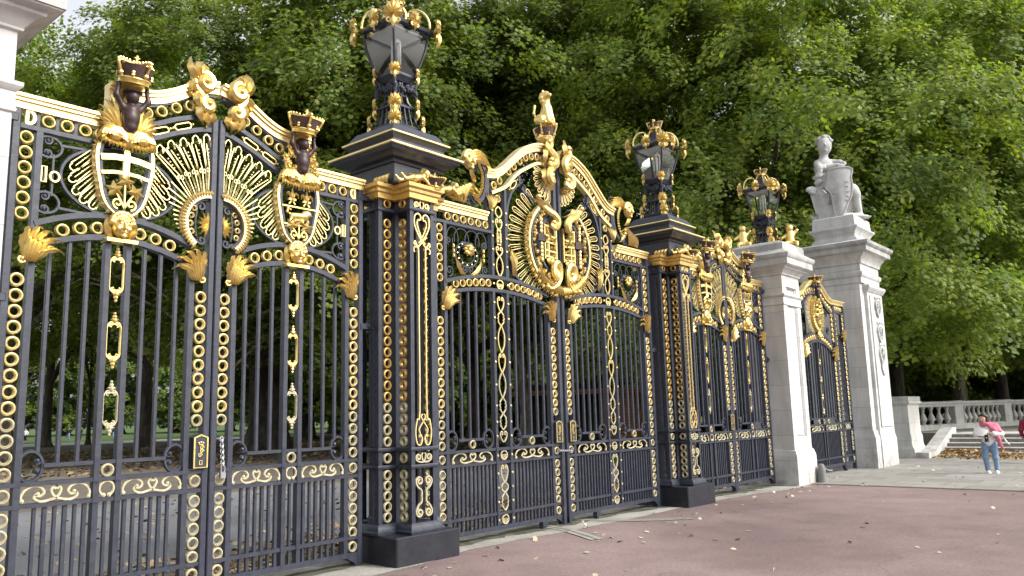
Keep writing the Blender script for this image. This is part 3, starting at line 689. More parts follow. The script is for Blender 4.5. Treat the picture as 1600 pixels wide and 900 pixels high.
    for k in range(len(tops)-1):
        (x0, z0), (x1, z1) = tops[k], tops[k+1]; xm, zm = (x0+x1)/2, (z0+z1)/2+.005
        a0, a1 = math.atan2(z0-C[1], x0-C[0]), math.atan2(z1-C[1], x1-C[0])
        e0 = (C[0]+cos(a0)*.25, C[1]+sin(a0)*.26); e1 = (C[0]+cos(a1)*.25, C[1]+sin(a1)*.26)
        q0 = (e0[0]*.3+x0*.7-.0, e0[1]*.3+z0*.7); q1 = (e1[0]*.3+x1*.7, e1[1]*.3+z1*.7)
        P = smoothp([e0, ((e0[0]+x0)/2+.02, (e0[1]+z0)/2), (x0-.012, z0-.02), (xm+.035, zm-.045), (xm+.03, zm+.0), (xm, zm+.03), (xm-.03, zm-.005), (xm-.022, zm-.05), (x1+.02, z1-.03), ((e1[0]+x1)/2+.02, (e1[1]+z1)/2), e1], 2)
        tube(b, up3(P, -.02), .0064, 4)
        em = ((e0[0]+e1[0])/2, (e0[1]+e1[1])/2)
        rib = [em, ((em[0]+xm)/2+.02, (em[1]+zm)/2), (xm, zm-.06)]; tube(b, up3(rib, -.02), .005, 4)
        for s in (.62, .68, .74, .8): ball(b, (em[0]*(1-s)+xm*s+.012, -.02, em[1]*(1-s)+zm*s), .009, 6, 4)
        for s in (-1, 1): tube(b, up3(arcp(em[0]*.55+xm*.45+.02+s*.016, em[1]*.55+zm*.45, .012, .02, 0, 2*pi, 8), -.02)[:-1], .004, 4, True)
    for k in range(10):
        a = rad(138+7.2*k); L = .50-.03*k if k < 4 else .40-.012*k; tube(b, up3([(C[0]+cos(a)*.25, C[1]+sin(a)*.27), (C[0]+cos(a)*L, C[1]+sin(a)*L*.98)], -.02), .0075, 4)
    b.build('sunburst', M['gold_pale'], root)
    b = MB(); o = arcp(C[0], C[1], .245, .262, pi*.5, pi*1.30, 24); strip(b, o, .05, -.06, 0)
    for i, (x, z) in enumerate(o):
        dx, dz = x-C[0], z-C[1]; l = math.hypot(dx, dz); petal(b, [(x, -.05, z), (x+dx/l*.03, -.08, z+dz/l*.03), (x+dx/l*.052, -.04, z+dz/l*.052)], .024, .02, 6)
    sb = b.build('sunburst_border', M['gold_pale'], root)
    b = MB(); tube(b, up3(arcp(C[0], C[1], .21, .225, pi*.5, pi*1.32, 20), -.01), .014, 5)
    tube(b, up3(spiral(.73, 3.50, .05, .012, pi, -1.2, 14), 0), .014, 5); tube(b, up3(spiral(.74, 3.19, .045, .012, pi, 1.2, 14), 0), .014, 5); tube(b, up3(spiral(.66, 3.16, .04, .012, 0, 1.2, 14), 0), .013, 5)
    tube(b, up3([(.69, 3.46), (.675, 3.345), (.69, 3.22)], 0), .011, 5); b.build('volutes', M['iron'], root)
    b = MB()
    for x, z in ((.66, 3.475), (.634, 3.405), (.626, 3.33), (.64, 3.258)): ring(b, x, z, .030, .016, -.02, .02, 14)
    b.build('small_rings', M['gold_pale'], sb)
    b = MB()
    for k in range(7):
        a = rad(95+26*k); petal(b, [(.79, -.02, 3.33), (.79+cos(a)*.06, -.05, 3.33+sin(a)*.07), (.79+cos(a)*.115, -.03, 3.33+sin(a)*.13)], .02, .02, 8, 2)
    b.build('palmette', M['gold'], root)
    shield(root, charge); mask(root, 3.17, -.07, 0, 1.22)
    b = MB(); plate(b, [(-.125, 3.045), (.125, 3.045), (.13, 3.075), (-.13, 3.075)], -.10, .02)
    for t in (-1, 1): ball(b, (t*.12, -.06, 3.06), (.02, .04, .02), 7, 5); petal(b, [(t*.05, -.03, 3.07), (t*.14, -.07, 3.15), (t*.12, -.06, 3.26), (t*.09, -.03, 3.27)], .035, .03, 8, 2)
    b.build('mask_bracket', M['gold'], root)
    shell(root); foliage(root, 'feathers' if charge == 'cross' else 'flowers'); ch = cherub(root, hat=charge == 'cross')
    crown(root, (0, -.15, 4.40), .155, .25, tilt=.22)
    # gilt volute crowning the meeting stile
    for (cx, cz, r0, a0, tn, lv) in ((.685, 4.665, .098, rad(120), -1.55, [[(.62, -.05, 4.66), (.545, -.12, 4.74), (.525, -.08, 4.82), (.575, .0, 4.90)], [(.64, -.06, 4.71), (.60, -.13, 4.80), (.64, -.10, 4.86), (.665, -.02, 4.83)], [(.66, -.06, 4.75), (.66, -.12, 4.80), (.70, -.1, 4.81), (.72, -.04, 4.77)], [(.60, -.05, 4.62), (.55, -.1, 4.62), (.53, -.09, 4.55), (.56, -.04, 4.50)]]),
            (.715, 4.455, .072, rad(100), 1.5, [[(.66, -.05, 4.44), (.63, -.11, 4.37), (.66, -.09, 4.30), (.70, -.03, 4.27)], [(.70, -.05, 4.39), (.72, -.11, 4.33), (.75, -.08, 4.29), (.735, -.03, 4.25)], [(.62, -.05, 4.56), (.60, -.11, 4.50), (.625, -.1, 4.43), (.66, -.05, 4.40)], [(.75, -.05, 4.40), (.79, -.09, 4.36), (.79, -.07, 4.31), (.77, -.03, 4.29)]])):
        b = MB(); sp = spiral(cx, cz, r0, .016, a0, tn, 30); n = len(sp)
        tube(b, [(x, -.07-.05*i/n, z) for i, (x, z) in enumerate(sp)], [.020+.020*sin(pi*min(1, .25+i/n)) for i in range(n)], 7, flat=1.3)
        ball(b, (cx, -.13, cz), .026, 8, 6)
        for c in lv: petal(b, c, .052, .045, 11, 3)
        b.build('crowning_scroll', M['gold'], root)
    b = MB(); tube(b, [(x, -.06, z) for x, z in smoothp([(.60, 4.70), (.615, 4.60), (.66, 4.54), (.70, 4.53)], 4)], [.03+.012*sin(pi*i/12) for i in range(13)], 7); b.build('crowning_scroll', M['gold'], root)
    lock(root, .765) if not mirror else None
    MX = 1
    return root
def centre_leaf(label, xc, mirror):
    global MX
    MX = -1 if mirror else 1
    root = empty('gate_leaf', (xc, 0, 0), label, 'gate leaf', 'leaves of the tall middle gate')
    zl = lambda x: 3.105-.115*x*x; zu = lambda x: 3.295-.15*x*x
    step = .0708
    lows = [-.955+step*k for k in range(12)]+[.955-step*k for k in range(11, -1, -1)]
    grid(root, 1.175, .995, 1.085, .135, (-.875, -.73, -.587, -.448, -.31, .29, .435, .575, .715, .855), lows, zl, ((-.80, -.36), (.36, .80)), 5.2, 4.02, inner_top=3.857)
    for x in (-.565, .565): lock_rail_scroll(root, x, .70); put_ring(root, x, 1.205)
    for x in (-.905, -.265, .265, .905): hoop(root, x, 1 if x in (-.265, .905) else -1)
    # gilt chain between the twin middle bars
    def seg(z0, z1, kind, m):
        b = MB(); zc, h = (z0+z1)/2, (z1-z0)/2; w = .062
        if kind == 'vesica':
            for t in (-1, 1): tube(b, up3(smoothp([(t*.004, z1), (t*w*.8, zc+h*.5), (t*w, zc), (t*w*.8, zc-h*.5), (t*.004, z0)], 3), -.02), .010, 5)
        elif kind == 'hex':
            for t in (-1, 1): tube(b, up3([(t*.004, z1), (t*.055, zc+h*.45), (t*.048, zc+h*.2), (t*.062, zc), (t*.048, zc-h*.2), (t*.055, zc-h*.45), (t*.004, z0)], -.02), .010, 5)
        elif kind == 'heart':
            for t in (-1, 1):
                tube(b, up3(smoothp([(t*.008, z0), (t*w*.8, zc-h*.4), (t*w, zc+h*.35), (t*w*.6, z1-.02), (t*.02, z1-.03), (t*.022, z1-.06), (t*.036, z1-.055)], 3), -.02), .010, 5)
        elif kind == 'beads':
            for q in (z0+.012, zc, z1-.012): tube(b, up3([(-.03, q), (.03, q)], -.02), .008, 5)
            for t in (-1, 1):
                tube(b, up3([(t*.03, z0), (t*.03, z1)], -.02), .009, 5)
                for s in (-.5, -.2, .1, .4): ball(b, (t*.03, -.02, zc+h*s), (.017, .017, .026), 6, 4)
        elif kind == 'round':
            tube(b, up3(arcp(0, zc, .06, h*.9, 0, 2*pi, 18), -.02)[:-1], .010, 5, True); tube(b, up3([(-.06, zc), (.06, zc)], -.02), .007, 4)
            for t in (-1, 1): tube(b, up3(spiral(t*.026, zc-h*.25, .026, .008, pi/2, t*1.1, 10), -.02), .007, 4)
        b.build('chain_link', M[m], root)
        for t in (-1, 1): b = MB(); ball(b, (t*.135, -.038, zc), (.017, .012, .017), 7, 5); b.build('stud', M[m], root)
    z = 3.06
    for L, kd in ((.20, 'heart'), (.19, 'hex'), (.34, 'vesica'), (.25, 'heart'), (.32, 'vesica'), (.20, 'hex'), (.2, 'hex'), (.15, 'heart')):
        seg(z-L, z, kd, 'gold_pale' if z > 2.1 else 'gold_worn'); z -= L
    for z1, z0, kd in ((.945, .72, 'heart'), (.72, .60, 'vesica'), (.60, .38, 'hex'), (.335, .215, 'round'), (1.11, .99, 'round'), (3.27, 3.14, 'round')): seg(z0, z1, kd, 'gold_worn' if z1 < 2 else 'gold_pale')
    for z1, z0, kd in ((4.24, 4.09, 'vesica'), (4.09, 3.93, 'heart'), (3.93, 3.72, 'beads'), (3.72, 3.58, 'heart'), (3.58, 3.31, 'vesica')): seg(z0, z1, kd, 'gold_pale')
    xs = [-.995+1.99*i/30 for i in range(31)]
    b = MB(); strip(b, [(x, zl(x)+.02) for x in xs], .044, -.036, .036); strip(b, [(x, zu(x)) for x in xs], .044, -.038, .038); b.build('arched_band', M['iron'], root)
    for k in range(6):
        for t in (-1, 1): put_ring(root, t*(.225+.118*k), zl(.225+.118*k)+.105, 0, 0)
    acanthus(root, -1.075, 2.83, 1, .78); acanthus(root, 1.075, 2.83, -1, .78)
    for k in range(6): put_ring(root, -1.085, 3.79-.1215*k)
    for k in range(6): put_ring(root, -.945+.137*k, 3.953)
    b = MB(); box(b, -1.14, -.157, -.034, .034, 3.857, 3.893)
    for k in range(5): box(b, -.945+.137*k+.0685-.01, -.945+.137*k+.0685+.01, -.02, .02, 3.893, 4.02)
    for x, z1 in ((-.135, 4.44), (.135, 4.50)): box(b, x-.022, x+.022, -.034, .034, zu(x)+.02, z1)
    bbox(b, -.235, -.175, -.035, .035, 4.16, 4.60)
    top = [(-.24, 4.66), (-.16, 4.675), (-.08, 4.69), (.05, 4.76), (.17, 4.86), (.28, 4.95), (.395, 5.05), (.52, 5.14), (.65, 5.205), (.78, 5.255), (.91, 5.28), (1.12, 5.295)]
    strip(b, [(x, z-.085) for x, z in top], .03, -.03, .03)
    strip(b, smoothp([(.16, 3.30), (.155, 3.9), (.17, 4.2), (.26, 4.46), (.42, 4.62), (.50, 4.60)]), .035, -.03, .03)
    strip(b, smoothp([(.44, 4.78), (.455, 4.66), (.53, 4.56), (.66, 4.50), (.78, 4.47)]), .035, -.03, .03)
    for x, z, d in ((.50, 4.70, 1), (.555, 4.60, -1), (.33, 3.40, 1), (.62, 3.24, 1), (1.05, 3.28, -1), (.95, 4.42, 1)): tube(b, up3(spiral(x, z, .055, .012, pi/2, d*1.3, 16), 0), .013, 5)
    strip(b, smoothp([(.16, 3.72), (.20, 3.55), (.32, 3.36), (.55, 3.24)]), .03, -.028, .028)
    b.build('panel_frame', M['iron'], root)
    cornice(root, [(-1.18, 4.09), (-.7, 4.09), (-.24, 4.09)]); cornice(root, smoothp(top))
    for x, z in ((-.078, 4.515), (.039, 4.598), (.23, 4.764), (.343, 4.862), (.469, 4.965), (.596, 5.042), (.724, 5.092), (.853, 5.115), (.98, 5.12)): put_ring(root, x, z)
    b = MB(); strip(b, smoothp([(-.14, 4.40), (.133, 4.531), (.296, 4.684), (.42, 4.79), (.568, 4.878), (.72, 4.96), (.849, 5.016), (1.1, 5.045)]), .042, -.05, .03); b.build('gilt_rail', M['gold_pale'], root)
    put_ring(root, -.007, 4.345)
    b = MB(); u = rad(45); tube(b, up3([(.31+cos(q)*.085*cos(u)-sin(q)*.035*sin(u), 4.60+cos(q)*.085*sin(u)+sin(q)*.035*cos(u)) for q in [2*pi*i/18 for i in range(18)]], -.025), .010, 5, True)
    for d in (-.12, .12): ball(b, (.31+cos(u)*d, -.025, 4.60+sin(u)*d), .016, 6, 4)
    b.build('oblong_link', M['gold'], root)
    # dark panel with gilt rosette
    b = MB(); X, Z = -.575, 3.56
    tube(b, up3(arcp(X-.02, Z-.04, .20, .155, 0, 2*pi, 30), 0)[:-1], .012, 5, True); tube(b, up3(arcp(X-.02, Z-.03, .14, .12, 0, 2*pi, 26), 0)[:-1], .009, 5, True)
    for x, r in ((-.32, .10), (-.16, .13), (.03, .13), (.19, .10)): tube(b, up3(arcp(X+x+.05, Z+.14, r, .14, pi*-.1, pi*1.1, 16), 0), .009, 5)
    for x, z, d, r in ((-.33, -.27, 1, .075), (.31, -.20, -1, .065), (-.34, .10, -1, .05), (.30, .12, 1, .05), (-.06, -.22, 1, .05), (.05, -.22, -1, .05), (-.09, .09, 1, .04), (.07, .09, -1, .04)): tube(b, up3(spiral(X+x, Z+z, r, .012, -pi/2, d*1.4, 18), 0), .011, 5)
    for x in (-.27, .26): tube(b, up3([(X+x, Z+.14), (X+x, Z-.18)], 0), .009, 5)
    b.build('scrollwork', M['iron'], root)
    b = MB()
    for k in range(10): a = 2*pi*k/10; petal(b, [(X-.01+cos(a)*.02, -.03, Z+.02+sin(a)*.02), (X-.01+cos(a)*.07, -.07, Z+.02+sin(a)*.055), (X-.01+cos(a)*.115, -.03, Z+.02+sin(a)*.085)], .035, .025, 7)
    ball(b, (X-.01, -.05, Z+.02), .03, 8, 5)
    for t in (-1, 1):
        petal(b, [(X-.02+t*.06, -.02, Z-.30), (X-.02+t*.17, -.05, Z-.26), (X-.02+t*.21, -.06, Z-.16), (X-.02+t*.24, -.02, Z-.06)], .04, .03, 9, 3)
        for q in (-.06, 0, .06): ball(b, (X+.0+t*.27, -.02, Z-.02+q), (.018, .018, .03), 6, 4)
    for k in range(12): a = 2*pi*k/12; ball(b, (X-.02+cos(a)*.17, -.01, Z-.035+sin(a)*.138), .010, 5, 4)
    b.build('rosette', M['gold'], root)
    # winged mask and scrolls standing on the side cornice
    b = MB(); strip(b, smoothp([(-.36, 4.80), (-.27, 4.70), (-.235, 4.58), (-.25, 4.44), (-.31, 4.30), (-.42, 4.22), (-.50, 4.25), (-.47, 4.30)]), .05, -.04, .03)
    tube(b, up3(spiral(-.68, 4.27, .10, .02, -pi/2, 1.3, 20), 0), .022, 6); tube(b, up3(spiral(-.56, 4.22, .045, .012, 0, -1.2, 14), 0), .014, 5); tube(b, up3(spiral(-.42, 4.66, .05, .012, 0, 1.2, 14), 0), .014, 5); b.build('scroll_bracket', M['iron'], root)
    b = MB(); P = smoothp([(-.42, 4.74), (-.37, 4.66), (-.345, 4.56), (-.36, 4.44), (-.42, 4.33), (-.50, 4.28)], 3)
    for i, (x, z) in enumerate(P): petal(b, [(x, -.05, z), (x+.03, -.08, z-.01), (x+.02, -.05, z-.05)], .03, .025, 6)
    for k in range(5): petal(b, [(-.86+.05*k, -.04, 4.17), (-.86+.06*k, -.1, 4.24+.05*k), (-.80+.06*k, -.09, 4.36+.03*k), (-.70+.08*k, -.04, 4.36-.01*k)], .04, .03, 10, 3)
    for k in range(4): petal(b, [(-.62+.05*k, -.05, 4.38-.04*k), (-.57+.05*k, -.09, 4.40-.05*k), (-.52+.05*k, -.05, 4.36-.06*k)], .03, .025, 7)
    for k in range(5): petal(b, [(-.18, -.04, 4.17), (-.2+.03*k, -.09, 4.25), (-.24+.045*k, -.07, 4.34), (-.28+.06*k, -.02, 4.38)], .03, .025, 8, 2)
    b.build('acanthus_scroll', M['gold'], root)
    mk = mask(root, 4.70, -.08, -.60, 1.35)
    b = MB()
    for k in range(7): petal(b, [(-.56, -.03, 4.80-.01*k), (-.48+.02*k, -.09, 4.90-.015*k), (-.32+.03*k, -.07, 4.90-.022*k), (-.20+.022*k, -.01, 4.87-.045*k)], .04, .03, 11, 4)
    for k in range(3): petal(b, [(-.6, -.1, 4.60), (-.58+.02*k, -.12, 4.52), (-.54+.03*k, -.07, 4.46)], .03, .03, 7)
    b.build('wing', M['gold'], mk)
    # half of the great cartouche
    cx, cz = 1.235, 3.87
    ov = arcp(cx, cz, .69, .645, rad(115), rad(262), 40)
    b = MB(); strip(b, ov, .040, -.10, -.03); cb_ = b.build('cartouche_border', M['gold_pale'], root)
    b = MB(); strip(b, arcp(cx, cz, .655, .61, rad(112), rad(262), 40), .025, -.11, -.02); strip(b, arcp(cx, cz, .47, .46, rad(115), rad(262), 30), .03, -.09, -.02); b.build('inner_edge', M['iron'], cb_)
    b = MB(); rng = random.Random(5)
    for i in range(46):
        a = rad(122+rng.random()*135); q = .80+rng.random()*.10; x, z = cx+cos(a)*.69*q, cz+sin(a)*.645*q; t = rng.random()*6.3
        petal(b, [(x, -.06, z), (x+cos(t)*.035, -.13, z+sin(t)*.035), (x+cos(t)*.07, -.08, z+sin(t)*.07)], .03, .03, 6)
        if i % 3 == 0: ball(b, (x, -.10, z), .024, 6, 4)
    b.build('fruit_garland', M['gold'], root)
    b = MB()
    for i in range(15):
        a = rad(150+i*8); x, z = cx+cos(a)*.715, cz+sin(a)*.67
        for t in (-1, 0, 1): petal(b, [(x, -.06, z), (x+cos(a+t*.5)*.05, -.11, z+sin(a+t*.5)*.05), (x+cos(a+t*.6)*.085, -.05, z+sin(a+t*.6)*.085)], .022, .02, 6)
    for i in range(12):
        a = rad(222+i*4.2); x, z = cx+cos(a)*.67, cz+sin(a)*.63; petal(b, [(x-.03, -.06, z+.07), (x+.0, -.15, z+.02), (x+.02, -.13, z-.05), (x+.045, -.05, z-.085)], .038, .03, 9, 2)
    b.build('shell_border', M['gold'], root)
    b = MB()
    for i in range(14):
        a = rad(128+i*8.4); o = (cx+cos(a)*.76, cz+sin(a)*.71); d = .25+.06*sin(pi*i/13); t = a+.12
        feather(b, o, (o[0]+cos(t)*d, o[1]+sin(t)*d*.95), .024, .040, .0062)
    b.build('feather_fan', M['gold_pale'], root)
    big_s(root, [(.74, 4.50), (.82, 4.40), (.93, 4.33), (1.05, 4.29), (1.13, 4.21), (1.10, 4.12), (1.03, 4.14), (1.06, 4.19)], .05, 'gilt_scroll', -.09, extra=([(.72, -.08, 4.46), (.80, -.16, 4.46), (.88, -.14, 4.36), (.9, -.06, 4.28)], [(.82, -.08, 4.44), (.92, -.16, 4.42), (1.02, -.14, 4.36), (1.1, -.06, 4.33)]))
    big_s(root, [(1.04, 3.49), (1.10, 3.52), (1.125, 3.44), (1.07, 3.40), (1.0, 3.46), (1.02, 3.57), (1.10, 3.60), (1.16, 3.50), (1.14, 3.36), (1.02, 3.26), (.88, 3.26)], .045, 'gilt_scroll', -.09)
    b = MB()
    for z in (4.13, 3.99, 3.90, 3.78, 3.70): strip(b, [(.90, z), (1.16, z-.012)], .022, -.09, -.05)
    for x in (.90, .985, 1.16): strip(b, [(x, 3.66), (x, 4.15)], .022, -.085, -.05)
    for i in range(22):
        x, z = .93+rng.random()*.2, 3.66+rng.random()*.46; t = rng.random()*6.3; petal(b, [(x, -.05, z), (x+cos(t)*.03, -.11, z+sin(t)*.03), (x+cos(t)*.06, -.07, z+sin(t)*.05)], .025, .03, 6)
    for t in (-.04, .04): petal(b, [(1.03+t, -.06, 3.70), (1.03+t, -.1, 3.63), (1.03, -.06, 3.55)], .05, .03, 7)
    b.build('coat_of_arms', M['gold'], root)
    b = MB(); box(b, .765, .865, -.085, -.03, 3.62, 4.20); 
    for z in (3.90, 3.925, 3.95, 3.975): tube(b, [(.74, -.09, z), (.815, -.125, z-.005), (.89, -.09, z)], .02, 6)
    strip(b, [(.74, 4.24), (.90, 4.20), (1.15, 4.17)], .06, -.08, -.02); b.build('dark_supporter', M['bronze'], root)
    b = MB(); 
    for k in range(9): ball(b, (.80, -.10, 3.63+.055*k+(.12 if k > 4 else 0)), (.030, .025, .034), 7, 5)
    b.build('twisted_column', M['gold_pale'], root)
    # fan hanging below the crowning volute
    b = MB(); C = (1.13, 4.90)
    for i in range(8):
        a = rad(172+i*13.2); feather(b, (C[0]+cos(a)*.14, C[1]+sin(a)*.14), (C[0]+cos(a)*(.40-.012*abs(i-3)), C[1]+sin(a)*.41), .018, .035, .0062, bead=False)
        tube(b, up3([(C[0]+cos(a)*.15, C[1]+sin(a)*.15), (C[0]+cos(a)*.36, C[1]+sin(a)*.36)], -.02), .006, 4)
    b.build('feather_fan', M['gold_pale'], root)
    big_s(root, [(1.02, 5.36), (.98, 5.28), (1.06, 5.20), (1.14, 5.12), (1.12, 5.02), (1.04, 5.03), (1.06, 5.10)], .055, 'crowning_scroll', -.09)
    big_s(root, [(1.13, 5.12), (1.10, 4.98), (1.0, 4.92), (.97, 4.83), (1.03, 4.77), (1.09, 4.81), (1.06, 4.87)], .052, 'crowning_scroll', -.09, extra=(
        [(1.04, -.08, 5.22), (1.10, -.14, 5.30), (1.10, -.12, 5.42), (1.03, -.04, 5.50)], [(.98, -.08, 5.25), (.94, -.14, 5.16), (.93, -.1, 5.05), (.97, -.05, 4.98)], [(.94, -.06, 4.94), (.90, -.12, 4.86), (.93, -.1, 4.76), (1.0, -.05, 4.70)], [(1.0, -.06, 4.78), (1.05, -.12, 4.70), (1.12, -.1, 4.68), (1.15, -.05, 4.72)], [(.98, -.06, 5.34), (.90, -.1, 5.42), (.86, -.06, 5.40), (.84, -.03, 5.36)]))
    acanthus(root, .285, 3.36, -1, .9) if False else None
    b = MB()
    for k in range(4): petal(b, [(.27, -.03, 3.35), (.22+.015*k, -.09, 3.48), (.20+.03*k, -.09, 3.60), (.16+.05*k, -.03, 3.73-.03*k)], .035, .03, 10, 3)
    b.build('acanthus_leaf', M['gold'], root)
    lock(root, 1.09)
    b = MB(); box(b, 1.15, 1.21, -.06, .02, .07, 5.25) if not mirror else None
    if not mirror: b.build('meeting_stile', M['iron'], root)
    MX = 1
    return root

def lion_crest():
    root = empty('crown_with_lion', (XC-.13, .02, 5.40), 'gilded lion seated on a crown at the top of the middle gate', 'finial')
    crown(root, (0, 0, 0), .155, .30)
    s = SDF(.03); z = .24
    s.cap((-.02, 0, z+.10), (.05, 0, z+.26), .085, .075).cap((.05, 0, z+.26), (.04, 0, z+.40), .07, .06).ell((.03, -.01, z+.47), (.065, .07, .075)).ell((.02, -.075, z+.46), (.035, .045, .035), .015)
    for t in (-1, 1):
        s.cap((.03+t*.05, -.03, z+.3), (.02+t*.055, -.11, z+.03), .035, .025).ell((.02+t*.055, -.135, z+.015), (.028, .04, .022)).ell((-.03+t*.08, .02, z+.08), (.05, .09, .075)).cap((-.03+t*.09, -.02, z+.03), (-.03+t*.09, -.1, z+.015), .03).ell((.03+t*.055, .0, z+.53), (.02, .015, .022), .01)
    for k in range(8): a = 2*pi*k/8; s.ell((.03+cos(a)*.07, .03, z+.43+sin(a)*.075), (.03, .035, .03))
    s.cap((-.05, .08, z+.05), (-.1, .12, z+.2), .02, .015).cap((-.1, .12, z+.2), (-.07, .12, z+.32), .015, .025)
    s.build('lion', M['gold'], root, .013); return root

# small pedestrian gate between the stone piers
def small_gate():
    x0, x1 = 17.02, 20.9; xc = 18.96
    leaf = empty('pedestrian_gate_leaf', (xc, 0, 0), 'narrow arched iron gate with gilded crest between the two stone piers', 'gate leaf')
    zl = lambda x: 3.02-.26*x*x; zu = lambda x: 3.24-.28*x*x
    lows = [-.93+.0775*k for k in range(25)]
    grid(leaf, 1.17, .985, 1.08, .07, [-.90+.164*k for k in range(5)]+[.90-.164*k for k in range(5)], lows, zl, ((-.8, .8),), 3.95, 3.95, False)
    for x in (-.52, .52): lock_rail_scroll(leaf, x, .85)
    for x in (-.3, 0, .3): put_ring(leaf, x, 1.195)
    for t in (-1, 1): hoop(leaf, t*.895, t)
    xs = [-.985+1.97*i/26 for i in range(27)]
    b = MB(); strip(b, [(x, zl(x)+.02) for x in xs], .05, -.036, .036); strip(b, [(x, zu(x)) for x in xs], .05, -.038, .038); b.build('arched_band', M['iron'], leaf)
    for k in range(7):
        for t in (-1, 1): put_ring(leaf, t*(.17+.118*k), zl(.17+.118*k)+.12, 0, 0)
    acanthus(leaf, -1.05, 2.66, 1, .9); acanthus(leaf, 1.05, 2.66, -1, .9)
    for t in (-1, 1):
        for k in range(7): put_ring(leaf, t*1.08, 3.85-.1215*k)
    top = [(-1.2, 4.08), (-1.0, 4.09), (-.78, 4.16), (-.5, 4.33), (-.25, 4.42), (0, 4.44), (.25, 4.42), (.5, 4.33), (.78, 4.16), (1.0, 4.09), (1.2, 4.08)]
    cornice(leaf, smoothp(top))
    b = MB(); strip(b, smoothp([(x, z-.1) for x, z in top]), .03, -.03, .03); strip(b, smoothp([(x*.98, z-.30) for x, z in top]), .04, -.034, .034)
    for t in (-1, 1):
        tube(b, up3(spiral(t*.75, 3.75, .12, .02, pi/2, t*1.4, 20), 0), .016, 5); tube(b, up3(spiral(t*.8, 3.35, .10, .02, -pi/2, -t*1.4, 20), 0), .016, 5)
    b.build('panel_frame', M['iron'], leaf)
    for k in range(8):
        for t in (-1, 1):
            x = .10+.13*k; z = np.interp(x, [0, .25, .5, .78, 1.0, 1.2], [4.44, 4.42, 4.33, 4.16, 4.09, 4.08])-.19; put_ring(leaf, t*x, float(z))
    b = MB()
    for t in (-1, 1):
        for k in range(11): a = rad(-70+14*k); feather(b, (t*cos(a)*.27, 3.68+sin(a)*.33), (t*cos(a)*.58, 3.68+sin(a)*.52), .024, .036, .010)
    b.build('feather_fan', M['gold_pale'], leaf)
    o = arcp(0, 3.68, .27, .36, 0, 2*pi, 40); b = MB(); strip(b, o[:-1], .05, -.10, -.02, True)
    for i, (x, z) in enumerate(o): petal(b, [(x, -.06, z), (x*1.12, -.12, 3.68+(z-3.68)*1.1), (x*1.24, -.06, 3.68+(z-3.68)*1.2)], .035, .03, 6)
    b.build('cartouche_border', M['gold'], leaf)
    b = MB(); rng = random.Random(9)
    for i in range(60):
        a = rng.random()*6.3; q = rng.random()**.6; x, z = cos(a)*.2*q, 3.70+sin(a)*.34*q; t = rng.random()*6.3
        petal(b, [(x, -.07, z), (x+cos(t)*.04, -.16, z+sin(t)*.04), (x+cos(t)*.08, -.09, z+sin(t)*.08)], .03, .03, 6)
    b.build('coat_of_arms', M['gold'], leaf)
    mask(leaf, 3.15, -.08, 0, 1.1)
    crown(leaf, (0, -.08, 4.40), .16, .22); ch = SDF(.02); ch.cap((0, -.12, 4.1), (0, -.12, 4.24), .06).ell((0, -.13, 4.34), (.055, .055, .06))
    for t in (-1, 1): ch.cap((t*.06, -.12, 4.24), (t*.13, -.14, 4.33), .025).cap((t*.13, -.14, 4.33), (t*.11, -.12, 4.42), .022)
    ch.build('cherub', M['bronze'], leaf, .013)
    for z in (2.55, 2.15, 1.75, 1.42):
        b = MB()
        for k in range(5): a = 2*pi*k/5; petal(b, [(0, -.03, z), (cos(a)*.03, -.05, z+sin(a)*.05), (cos(a)*.045, -.02, z+sin(a)*.09)], .02, .02, 6)
        tube(b, up3([(0, z+.05), (0, z+.3)], -.02), .008, 5); b.build('link_ornament', M['gold_pale'], leaf)
    side = empty('fixed_gate_panel', (20.53, 0, 0), 'narrow fixed iron panel between the pedestrian gate and the big stone pier', 'railing panel')
    b = MB(); 
    for x in (-.34, .34): bbox(b, x-.03, x+.03, -.045, .045, .0, 4.02)
    for z0, z1 in ((.16, .212), (.338, .373), (.953, .985), (1.113, 1.145), (3.80, 3.84)): box(b, -.31, .31, -.036, .036, z0, z1)
    box(b, -.21, -.17, -.03, .03, .212, 3.8); box(b, .17, .21, -.03, .03, .212, 3.8); b.build('gate_frame', M['iron'], side)
    for x in (-.115, -.04, .04, .115):
        b = MB(); bbox(b, x-.014, x+.014, -.016, .016, .212, 3.3-.3*x, .004); b.build('bar', M['iron'], side)
    for k in range(30):
        z = .27+.1215*k
        if abs(z-.355) > .06 and abs(z-.97) > .05 and abs(z-1.13) > .05:
            for t in (-1, 1): put_ring(side, t*.262, z)
    acanthus(side, .20, 3.15, -1, .8); hoop(side, 0, 1)
    for x in (-.2, -.07, .07, .2): put_ring(side, x, 3.92)
    lock_rail_scroll(side, 0, .34); cornice(side, [(-.37, 4.09), (0, 4.09), (.37, 4.09)])
    lp = empty('fixed_gate_panel', (17.40, 0, 0), 'narrow fixed iron panel hidden behind the lamp-topped stone pier', 'railing panel')
    for c in kids(side): d = c.copy(); COL.objects.link(d); d.parent = lp
    # cut the copy down to what fits: nothing to do, same width
    return leaf

